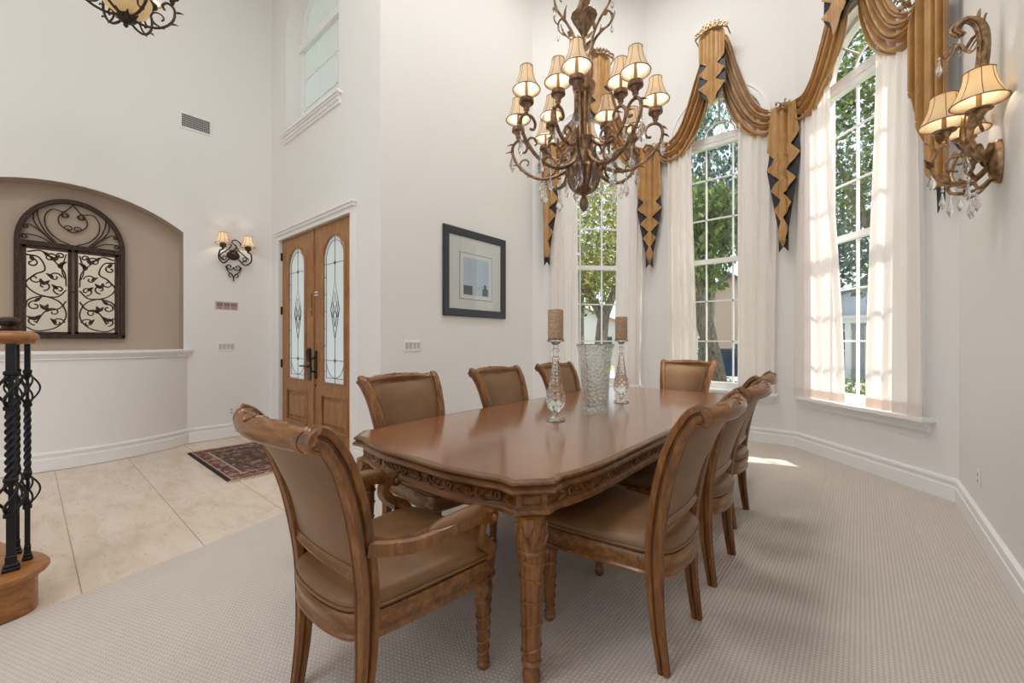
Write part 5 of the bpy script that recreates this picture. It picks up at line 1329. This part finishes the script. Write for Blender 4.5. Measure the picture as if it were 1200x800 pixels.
# ------------------------------------------------------------------ rug by the doors
rg = thing('rug', 'small dark red and brown patterned rug before the entrance doors', 'rug', (-5.02, 1.61, -.004))
RM = Mat('woven rug', rgb(110, 70, 60), .95); v = RM.coord('Object'); x, y, z = RM.sep(v)
ax, ay = RM.math('ABSOLUTE', x), RM.math('ABSOLUTE', y)
dx, dy = RM.math('SUBTRACT', .70, ax), RM.math('SUBTRACT', .44, ay); d = RM.math('MINIMUM', dx, dy)
vo = RM.voro(RM.coord('Object', (1, 1, 1)), 26, 'F1', 'Color'); vb = RM.sep(vo)[0]; n = RM.noise(RM.coord('Object', (1, 2.5, 1)), 22, 3)
field = RM.ramp(RM.math('ADD', RM.math('MULTIPLY', vb, .6), RM.math('MULTIPLY', n, .4)), [(.25, rgb(76, 58, 52)), (.42, rgb(112, 74, 66)), (.55, rgb(146, 124, 106)), (.68, rgb(88, 70, 64)), (.8, rgb(126, 82, 72))], 'CONSTANT')
bord = RM.ramp(RM.math('ADD', RM.math('MULTIPLY', vb, .7), RM.math('MULTIPLY', n, .3)), [(.3, rgb(104, 62, 58)), (.5, rgb(136, 88, 80)), (.68, rgb(166, 140, 124))], 'CONSTANT')
c = RM.mix(RM.math('GREATER_THAN', d, .155), bord, field)
ln_ = RM.math('LESS_THAN', RM.math('ABSOLUTE', RM.math('SUBTRACT', d, .150)), .008); c = RM.mix(ln_, c, rgb(186, 166, 146))
ln2 = RM.math('LESS_THAN', RM.math('ABSOLUTE', RM.math('SUBTRACT', d, .030)), .006); c = RM.mix(ln2, c, rgb(176, 150, 132)); c = RM.mix(RM.math('LESS_THAN', dy, .020), c, rgb(30, 26, 28))
RM.col(c); RM.bump(RM.noise(RM.coord('Object'), 300, 2), .5, .004)
mb = MB(); mb.cbox((0, 0, .006), (1.41, .90, .012), ch=.003); mb.build('woven_field', RM.m, rg, flat=True)
mb = MB(); r = random.Random(3)
for sg in (-1, 1):
    for k in range(110):
        y = lerp(-.44, .44, k / 109) + r.uniform(-.003, .003); a = r.uniform(-.5, .5)
        mb.tube([(sg * .70, y, .008), (sg * .74, y + .03 * a * .5, .006), (sg * (.775 + r.uniform(-.02, .01)), y + .05 * a, .003)], .0022, 4)
tag(mb.build('fringe', Mat('pale rug fringe', rgb(206, 184, 160), .9).m, rg), kind='stuff')

# ------------------------------------------------------------------ framed picture
PO = Vector(WL(3.535 - DY, 0, 1.545)); pc = thing('framed_picture', 'dark framed picture with wide white mount on the wall behind the table', 'picture', PO)
fr = lambda a, n, z: tuple(Vector(WL(3.535 - DY + a, n, 1.545 + z)) - PO); fw = lambda a, n, z: fr(a, n, z)
W_, H_ = .525, 1.025; fwid = .088
mb = MB()
def frame_ring(q, n): return [fr(s, n, z) for s, z in ((-W_ + q, q), (W_ - q, q), (W_ - q, H_ - q), (-W_ + q, H_ - q))]
mb.loft([frame_ring(0, .002), frame_ring(0, .028), frame_ring(.012, .034), frame_ring(.06, .026), frame_ring(fwid - .012, .024), frame_ring(fwid, .018), frame_ring(fwid, .002)], loop=True); mb.build('frame', MT['frame'], pc, flat=True)
def card(name, s0, s1, z0, z1, n, mat): m_ = MB(); bar(m_, fw, s0, s1, n - .0015, n, z0, z1); return m_.build(name, mat, pc, flat=True)
card('mount', -W_ + fwid - .005, W_ - fwid + .005, fwid - .005, H_ - fwid + .005, .010, MT['mat'])
card('mount_line', -.275, .275, .205, .755, .0112, Mat('grey mount line', rgb(96, 98, 104), .7).m); card('mount_opening', -.268, .268, .212, .748, .0124, Mat('ivory mount', rgb(228, 226, 222), .7).m)
AM = Mat('pale watercolour', rgb(170, 186, 200), .7); v = AM.coord('Object'); n = AM.noise(v, 5, 4); z = AM.sep(v)[2]
AM.col(AM.mix(n, AM.ramp(z, [(.26, rgb(196, 204, 212)), (.45, rgb(176, 192, 206)), (.72, rgb(158, 180, 200))]), rgb(206, 214, 220)))
card('watercolour', -.215, .215, .26, .70, .0136, AM.m)
DK = Mat('slate watercolour', rgb(88, 98, 108), .7).m
card('painted_house', -.215, -.07, .262, .37, .0146, DK); card('painted_boathouse', .10, .20, .262, .35, .0146, DK); card('painted_roof', .13, .17, .35, .40, .0146, DK)
mb = MB(); mb.add([fr(p, .0195, q) for p, q in ((-W_ + fwid - .004, fwid - .004), (W_ - fwid + .004, fwid - .004), (W_ - fwid + .004, H_ - fwid + .004), (-W_ + fwid - .004, H_ - fwid + .004))], [(0, 1, 2, 3)]); mb.build('glazing', MT['glass'], pc, flat=True)

# ------------------------------------------------------------------ wall plates and grille
def plate(name, w, s, z, W__, H__, label, cat, kind, gang=1, mat=None):
    org = Vector(w(s, 0, z)); t = thing(name, label, cat, org); fr = lambda a, n, q: tuple(Vector(w(s + a, n, z + q)) - org)
    mb = MB(); h, v_ = W__ / 2, H__ / 2
    R = lambda k, n: [fr(a, n, b) for a, b in ((-h + k, -v_ + k), (h - k, -v_ + k), (h - k, v_ - k), (-h + k, v_ - k))]
    mb.loft([R(0, .001), R(0, .005), R(.004, .008)]); mb.build('cover_plate', mat or MT['plastic'], t, flat=True)
    for g in range(gang):
        x = (g - (gang - 1) / 2) * (W__ / gang) * .92
        if kind == 'switch':
            mb = MB(); mb.add([fr(x + a, n, b) for a, b, n in ((-.016, -.033, .008), (.016, -.033, .008), (.016, .033, .008), (-.016, .033, .008), (-.016, -.033, .010), (.016, -.033, .010), (.016, .033, .014), (-.016, .033, .014))], [(0, 3, 2, 1), (4, 5, 6, 7), (0, 1, 5, 4), (1, 2, 6, 5), (2, 3, 7, 6), (3, 0, 4, 7)]); mb.build('rocker', MT['plasticgrey'], t, flat=True)
        elif kind == 'outlet':
            for dz in (-.02, .02):
                mb = MB(); rr = [[fr(.016 * cos(a), n, dz + .014 * sin(a)) for a in [TAU * k / 14 for k in range(14)]] for n in (.007, .0095)]; mb.loft(rr); so = mb.build('socket', MT['plasticgrey'], t)
                for a in (-.006, .006): mb = MB(); bar(mb, lambda p, n, q: fr(p, n, q), a - .001, a + .001, .009, .0102, dz - .005, dz + .005); mb.build('slot', MT['black'], so, flat=True)
        elif kind == 'keypad':
            mb = MB(); bar(mb, lambda p, n, q: fr(p, n, q), x - W__ * .13, x + W__ * .13, .008, .0105, -H__ * .12, H__ * .34); k_ = mb.build('display', MT['pinkdark'], t, flat=True)
            mb = MB()
            bar(mb, lambda p, n, q: fr(p, n, q), x - W__ * .11, x + W__ * .11, .008, .011, -H__ * .36, -H__ * .22); mb.build('button_row', MT['pinkdark'], t, flat=True)
    return t
plate('switch_plate', WL, 2.604 - DY, 1.205, .21, .115, 'white four-gang switch plate left of the framed picture', 'light switch', 'switch', 4)
plate('switch_plate', WF, 1.685 + 3.2, 1.183, .19, .115, 'white switch plate below the pink panel in the foyer', 'light switch', 'switch', 4)
plate('alarm_keypad', WF, 1.69 + 3.2, 1.717, .255, .105, 'pale pink wall panel below the small foyer sconce', 'wall panel', 'keypad', 3, MT['pink'])
plate('power_outlet', WF, 1.742 + 3.2, .335, .075, .115, 'white power outlet low on the foyer wall', 'outlet', 'outlet')
plate('power_outlet', WR, wy(3.947), .375, .075, .115, 'white power outlet low on the right wall', 'outlet', 'outlet')
VO = Vector(WF(1.365 + 3.2, 0, 3.955)); vt = thing('air_vent', 'dark slotted air vent grille high on the foyer wall', 'vent', VO); fr = lambda a, n, q: tuple(Vector(WF(4.565 + a, n, 3.955 + q)) - VO)
mb = MB(); R = lambda k, n: [fr(a, n, b) for a, b in ((-.165 + k, -.10 + k), (.165 - k, -.10 + k), (.165 - k, .10 - k), (-.165 + k, .10 - k))]
mb.loft([R(0, .001), R(0, .007), R(.006, .011), R(.02, .011), R(.02, .001)], loop=True); mb.build('frame', MT['trim'], vt, flat=True)
mb = MB(); bar(mb, fr, -.146, .146, .001, .003, -.081, .081); mb.build('duct_shadow', MT['ventdark'], vt, flat=True)
mb = MB()
for k in range(15): x = lerp(-.14, .14, k / 14); bar(mb, fr, x - .0028, x + .0028, .003, .010, -.082, .082)
for k in range(7): q = lerp(-.075, .075, k / 6); bar(mb, fr, -.146, .146, .003, .008, q - .0025, q + .0025)
mb.build('grille', MT['plasticgrey'], vt, flat=True)
# ------------------------------------------------------------------ outside the bay
GZ = -.35
G = Mat('lawn', rgb(120, 132, 90), .95); v = G.coord('World'); n = G.noise(v, 2.2, 5); n2 = G.noise(v, 40, 3)
G.col(G.mix(n2, G.ramp(n, [(.35, rgb(92, 108, 66)), (.65, rgb(140, 146, 104))]), rgb(160, 164, 124))); G.bump(n2, .6, .05)
mb = MB(); mb.box(-40, 40, 6.4, 70, GZ - .1, GZ); tag(mb.build('lawn', G.m, flat=True), 'green lawn outside the bay windows', 'lawn', kind='structure')
mb = MB(); mb.box(-40, 40, 16.5, 20.5, GZ - .05, GZ + .01); tag(mb.build('street', Mat('pale asphalt', rgb(176, 176, 178), .9).m, flat=True), 'pale street crossing behind the trees', 'street', kind='structure')
def leafmat(name, a, b, c):
    M = Mat(name, a, .5); oi = M.node('ShaderNodeNewGeometry').outputs['Random Per Island']
    col = M.ramp(oi, [(0, a), (.5, b), (1, c)]); M.col(col)
    t = M.node('ShaderNodeBsdfTranslucent'); M.l.new(col, t.inputs['Color']); mx = M.node('ShaderNodeMixShader'); mx.inputs[0].default_value = .35
    M.l.new(M.b.outputs[0], mx.inputs[1]); M.l.new(t.outputs[0], mx.inputs[2]); M.l.new(mx.outputs[0], M.out.inputs['Surface']); return M.m
LG = leafmat('oak leaves', rgb(72, 96, 48), rgb(112, 136, 72), rgb(158, 170, 100)); LD = leafmat('dark evergreen leaves', rgb(70, 98, 88), rgb(104, 134, 120), rgb(160, 180, 160)); LY = leafmat('yellow green leaves', rgb(110, 120, 50), rgb(150, 152, 76), rgb(186, 176, 104))
BK = Mat('bark', rgb(112, 100, 88), .9); n = BK.noise(BK.coord('Object', (6, 6, 1.5)), 5, 5); BK.col(BK.ramp(n, [(.3, rgb(78, 68, 58)), (.7, rgb(146, 134, 120))])); BK.bump(n, .8, .04)
def leaves(blobs, n, size, seed, droop=.2):
    r = random.Random(seed); mb = MB(); vs, fs = [], []
    tot = sum(b[3] ** 2 for b in blobs)
    for cx, cy, cz, R in blobs:
        for _ in range(int(n * R * R / tot)):
            u = r.gauss(0, 1), r.gauss(0, 1), r.gauss(0, 1); l = sqrt(sum(q * q for q in u)) + 1e-6; k = R * (r.random() ** .45)
            p = Vector((cx + u[0] / l * k, cy + u[1] / l * k, cz + u[2] / l * k * .8))
            d = Vector((r.uniform(-1, 1), r.uniform(-1, 1), r.uniform(-1, .6) - droop)).normalized(); s = d.cross(Vector((r.uniform(-1, 1), r.uniform(-1, 1), r.uniform(-1, 1)))).normalized()
            L = size * r.uniform(.6, 1.3); W = L * .28; nn = d.cross(s) * (W * .35); b = len(vs)
            vs += [tuple(p), tuple(p + d * L * .5 + s * W - nn), tuple(p + d * L), tuple(p + d * L * .5 - s * W - nn), tuple(p + d * L * .5)]
            fs += [(b, b + 1, b + 4), (b + 1, b + 2, b + 4), (b + 2, b + 3, b + 4), (b + 3, b, b + 4)]
    return mb.add(vs, fs)
def tree(x, y, trunk, blobs, n, size, mat, label, seed, limbs=(), group='trees outside the bay windows', droop=.2):
    t = thing('tree', label, 'tree', (x, y, GZ), group=group)
    mb = MB(); mb.tube(spline([(a, b, c) for a, b, c, _ in trunk], 6), [q[3] for q in spline(trunk, 6)], 12)
    for lm in limbs: mb.tube(spline([(a, b, c) for a, b, c, _ in lm], 5), [q[3] for q in spline(lm, 5)], 8)
    mb.build('trunk', BK.m, t); leaves(blobs, n, size, seed, droop).build('foliage', mat, t, flat=True); return t
# seen through the left window: oak with a forked trunk
tree(-4.62, 8.6, [(0, 0, 0, .2), (.0, 0, .9, .16), (.05, 0, 1.7, .14), (.1, .05, 2.3, .13)], [(0, 0, 3.1, .9), (-.7, .3, 3.5, .9), (.8, .2, 3.4, 1.0), (.2, .3, 4.4, 1.2), (-.3, .8, 5.3, 1.3)], 4200, .12, LY, 'spreading oak seen through the left window', 11,
     [[(.08, .03, 2.1, .11), (-.3, .1, 2.7, .08), (-.7, .1, 3.3, .05), (-.9, .1, 3.9, .02)], [(.1, .05, 2.2, .12), (.35, .1, 2.8, .08), (.6, .1, 3.5, .05), (.6, .1, 4.2, .02)]])
# middle window: leaning shaggy trunk, and a dark evergreen above
tree(-2.25, 9.6, [(.05, 0, 0, .13), (-.05, 0, .8, .14), (-.25, 0, 1.6, .17), (-.42, 0, 2.3, .19), (-.5, 0, 2.9, .14)], [(-.6, 0, 3.3, .8), (-1.0, .4, 3.1, .8), (-.1, .5, 4.3, 1.0), (-1.0, .6, 4.6, 1.2)], 4000, .17, LG, 'leaning shaggy trunked tree seen through the middle window', 12, droop=.9)
tree(-3.4, 12.5, [(0, 0, 0, .24), (.1, 0, 2, .2), (.1, 0, 5, .14), (.1, 0, 7, .06)], [(0, 0, 5.0, 1.7), (1.2, .4, 5.8, 1.7), (-1.4, .2, 5.9, 1.7), (.2, 0, 7.5, 1.9), (2.0, .6, 7.4, 1.5), (-1.9, .3, 7.8, 1.5)], 9000, .17, LD, 'tall blue green tree rising behind the middle window', 13, droop=1.2)
# right window: big oak
tree(.75, 10.2, [(-.3, 0, 0, .26), (-.3, 0, 1.6, .22), (-.25, 0, 3.4, .18), (-.1, 0, 5.5, .1)], [(.2, 0, 4.3, 1.1), (-.9, .4, 4.6, 1.0), (.9, .3, 5.2, 1.3), (-.3, .2, 6.0, 1.5), (.4, .4, 7.4, 1.7), (-1.3, .6, 7.0, 1.3), (.7, -.2, 3.3, .6)], 11000, .12, LG, 'large leafy oak seen through the right window', 14,
     [[(-.28, 0, 2.8, .12), (.3, .1, 3.6, .09), (.8, .1, 4.6, .05)], [(-.26, 0, 3.0, .12), (-.7, .2, 4.0, .08), (-1.1, .3, 5.2, .04)]])
tree(.9, 16.2, [(0, 0, 0, .25), (0, 0, 2, .2), (.1, 0, 5, .12)], [(-.4, 0, 4.0, 1.5), (1.5, .3, 5.0, 1.8), (-1.7, .3, 4.6, 1.5), (0, 0, 6.4, 2.0)], 6500, .2, LD, 'dark evergreen farther back behind the right window', 15)
tree(-9.0, 15.0, [(0, 0, 0, .25), (0, 0, 2, .2), (.1, 0, 4, .12)], [(0, 0, 3.9, 1.5), (1.1, .3, 4.6, 1.5), (-1.2, .3, 4.7, 1.5), (0, 0, 5.8, 1.7)], 4000, .2, LG, 'rounded tree far behind the left window', 16)
def shrub(x, y, R, mat, label, seed):
    o = leaves([(0, 0, R * .7, R), (R * .8, .1, R * .5, R * .7), (-R * .8, .1, R * .5, R * .7)], 700, .12, seed, .0).build('shrub', mat, flat=True, loc=(x, y, GZ)); tag(o, label, 'shrub', 'shrubs in the garden')
shrub(-1.95, 10.6, .55, LD, 'low dark shrub at the foot of the leaning trunk', 31); shrub(.02, 7.6, .28, LY, 'yellow green shrub just outside the right window', 32); shrub(-2.7, 11.2, .5, LG, 'green shrub left of the leaning trunk', 33); shrub(-.25, 13.2, .5, LG, 'green shrub before the pale blue grey house', 34)
# houses across the street
def house(x, y, rz, Wd_, Dp, Hh, rise, wallm, roofm, label, feats):
    t = thing('house', label, 'house', (x, y, GZ), rz, group='houses across the street'); w, d = Wd_ / 2, Dp
    mb = MB(); mb.add([(-w, 0, 0), (w, 0, 0), (w, d, 0), (-w, d, 0), (-w, 0, Hh), (w, 0, Hh), (w, d, Hh), (-w, d, Hh), (0, 0, Hh + rise), (0, d, Hh + rise)], [(0, 1, 5, 8, 4), (2, 3, 7, 9, 6), (1, 2, 6, 5), (3, 0, 4, 7)]); mb.build('wall', wallm, t, flat=True)
    mb = MB()
    for s in (-1, 1):
        n = [(s * (w + .4), -.4, Hh - .4 * rise / w), (0, -.4, Hh + rise), (0, d + .4, Hh + rise), (s * (w + .4), d + .4, Hh - .4 * rise / w)]; mb.add(n + [(a, b, c + .16) for a, b, c in n], [(0, 1, 2, 3), (7, 6, 5, 4), (0, 4, 5, 1), (1, 5, 6, 2), (2, 6, 7, 3), (3, 7, 4, 0)])
    mb.build('roof', roofm, t, flat=True)
    for kind, cx, cz, ww, hh in feats:
        mb = MB(); mb.cbox((cx, -.03, cz), (ww + .16, .08, hh + .16)); f = mb.build('window' if kind != 'door' else 'door', WHT, t, flat=True)
        mb = MB()
        nx = 2 if ww > .8 else 1; nz = 2
        for i in range(nx):
            for j in range(nz): mb.cbox((cx + (i - (nx - 1) / 2) * ww / nx, -.075, cz + (j - .5) * hh / nz), (ww / nx - .06, .02, hh / nz - .06))
        mb.build('pane', DKG if kind != 'door' else DRM, f, flat=True)
    return t
WHT = Mat('white exterior paint', rgb(226, 226, 224), .7).m; DKG = Mat('dark house glass', rgb(70, 82, 94), .1).m; DRM = Mat('grey house door', rgb(150, 156, 164), .4).m
HB = Mat('pale blue grey siding', rgb(176, 186, 196), .8).m
PK = Mat('pale pink stucco', rgb(206, 182, 164), .9).m; RF = Mat('slate roof', rgb(98, 104, 116), .8).m; RT = Mat('rose roof', rgb(170, 128, 112), .8)
n = RT.wave(RT.coord('Object', (1, 1, 1)), 3, 1, 2, 'BANDS', 'Z'); RT.col(RT.ramp(n, [(.2, rgb(160, 116, 100)), (.8, rgb(190, 152, 134))]))
house(-15.4, 24.5, radians(24), 9, 7, 2.3, 1.9, WHT, RT.m, 'white house with rose roof seen through the left window', [('window', -1.7, 1.3, .9, 1.3), ('window', .35, 1.3, .6, 1.5), ('window', 2.4, 1.3, .9, 1.3)])
house(-5.3, 24.5, radians(8), 4.4, 7, 3.6, 1.5, PK, RF, 'pink stucco house with steep gable seen through the middle window', [('window', .4, 1.1, .5, .8), ('window', -1.3, 1.2, .7, 1.2)])
house(-8.95, 24.6, radians(8), 2.0, 6, 2.2, .7, PK, RT.m, 'low pink wing beside the steep gabled house', [('window', 0, 1.1, .6, .8)])
wh = house(.75, 23.0, radians(-6), 7.0, 7, 2.9, 1.2, HB, RF, 'pale blue grey house with grey door seen through the right window', [('window', -1.55, 1.2, .9, 1.7), ('door', -.15, 1.15, .75, 2.1), ('window', 1.5, 1.2, .9, 1.5)])
mb = MB(); mb.box(-3.6, 3.6, -1.5, .0, 2.35, 2.55); mb.box(-3.7, 3.7, -1.6, -.05, 2.55, 2.65)
for xx in (-3.3, -1.0, 1.0, 3.3): mb.box(xx - .09, xx + .09, -1.4, -1.22, 0, 2.35)
mb.build('porch', WHT, wh, flat=True)
# car and fence before the pink house
car = thing('car', 'dark blue car parked on the street seen through the middle window', 'car', (-3.62, 17.6, GZ), radians(8))
BL = Mat('blue car paint', rgb(60, 78, 120), .25, .2, Coat_Weight=.6).m; TY = Mat('tyre', rgb(30, 30, 32), .8).m
body = [(-2.0, .32), (-2.05, .62), (-1.95, .80), (-1.2, .90), (-.75, 1.32), (.75, 1.36), (1.35, .95), (1.95, .86), (2.05, .6), (2.0, .32)]
mb = MB(); mb.prism(body, -.8, .8, xf=lambda x, y, z: (x, z, y)); mb.build('car_body', BL, car, flat=True)
mb = MB(); gl_ = [(-1.08, .92), (-.70, 1.26), (.70, 1.29), (1.18, .96)]; mb.prism(gl_, -.81, .81, xf=lambda x, y, z: (x, z, y)); mb.build('car_window', DKG, car, flat=True)
for xx in (-1.25, 1.25):
    for yy in (-.78, .78): mb = MB(); mb.tube([(xx, yy - .1, .32), (xx, yy + .1, .32)], .32, 18); mb.build('wheel', TY, car)
fe = thing('iron_fence', 'black iron fence before the pink house', 'fence', (-5.2, 20.8, GZ))
mb = MB()
for zz in (.2, 1.0): mb.box(-2.5, 2.5, -.02, .02, zz, zz + .04)
for k in range(34): xx = lerp(-2.48, 2.48, k / 33); mb.box(xx - .012, xx + .012, -.012, .012, 0, 1.12)
mb.build('railing', MT['iron'], fe, flat=True)
# ------------------------------------------------------------------ camera, light, render
cam = bpy.data.cameras.new('camera'); cam.sensor_width = 36; cam.lens = 36 * 482 / 1200; cam.clip_start = .05; cam.clip_end = 400
co = bpy.data.objects.new('camera', cam); COL.objects.link(co); co.location = (0, 0, 1.25)
co.rotation_euler = (pi / 2, 0, radians(40.25)); SC.camera = co
Wd = bpy.data.worlds.new('sky'); SC.world = Wd; Wd.use_nodes = True
nt = Wd.node_tree; bg = nt.nodes['Background']
sky = nt.nodes.new('ShaderNodeTexSky'); sky.sky_type = 'NISHITA'; sky.sun_disc = False
sky.sun_elevation = radians(58); sky.sun_rotation = radians(70); sky.air_density = 1.0; sky.dust_density = 2.0; sky.ozone_density = 1.0
mx = nt.nodes.new('ShaderNodeMix'); mx.data_type = 'RGBA'; mx.inputs[0].default_value = .4
hs = nt.nodes.new('ShaderNodeHueSaturation'); hs.inputs['Value'].default_value = .12
nt.links.new(sky.outputs[0], hs.inputs['Color']); nt.links.new(hs.outputs[0], mx.inputs[6]); mx.inputs[7].default_value = (1.0, 1.0, 1.0, 1)
nt.links.new(mx.outputs[2], bg.inputs['Color']); bg.inputs['Strength'].default_value = SKY
sd = Vector((-.72, -.22, -1.0)).normalized()      # travel direction of sunlight
sun = lamp('SUN', 'sun', (6, 6, 9), SUN, (1, .95, .87), rot=(-sd).to_track_quat('Z', 'Y').to_euler(), angle=radians(3.0))
SC.view_settings.view_transform = 'Standard'; SC.view_settings.look = 'None'; SC.view_settings.gamma = 1; SC.view_settings.use_curve_mapping = False
SC.view_settings.exposure = EXPO
cy = SC.cycles; cy.use_denoising = True; cy.max_bounces = 10; cy.diffuse_bounces = 5; cy.glossy_bounces = 4; cy.transmission_bounces = 8; cy.transparent_max_bounces = 24
cy.caustics_reflective = False; cy.caustics_refractive = False; cy.sample_clamp_indirect = 6

for x_, y_, q_ in ((-2.3, 1.0, 1.3), (-1.7, 4.0, 1.4), (-4.8, .6, .1), (-1.6, -1.6, 1.5), (-4.8, -1.6, .15)):  # added fill lamps below the ceiling, without fixtures, to brighten the interior
    o_ = lamp('AREA', 'fill_light', (x_, y_, 6.42), FILL * q_, (1, .995, .98)); o_.data.shape = 'DISK'; o_.data.size = 1.0
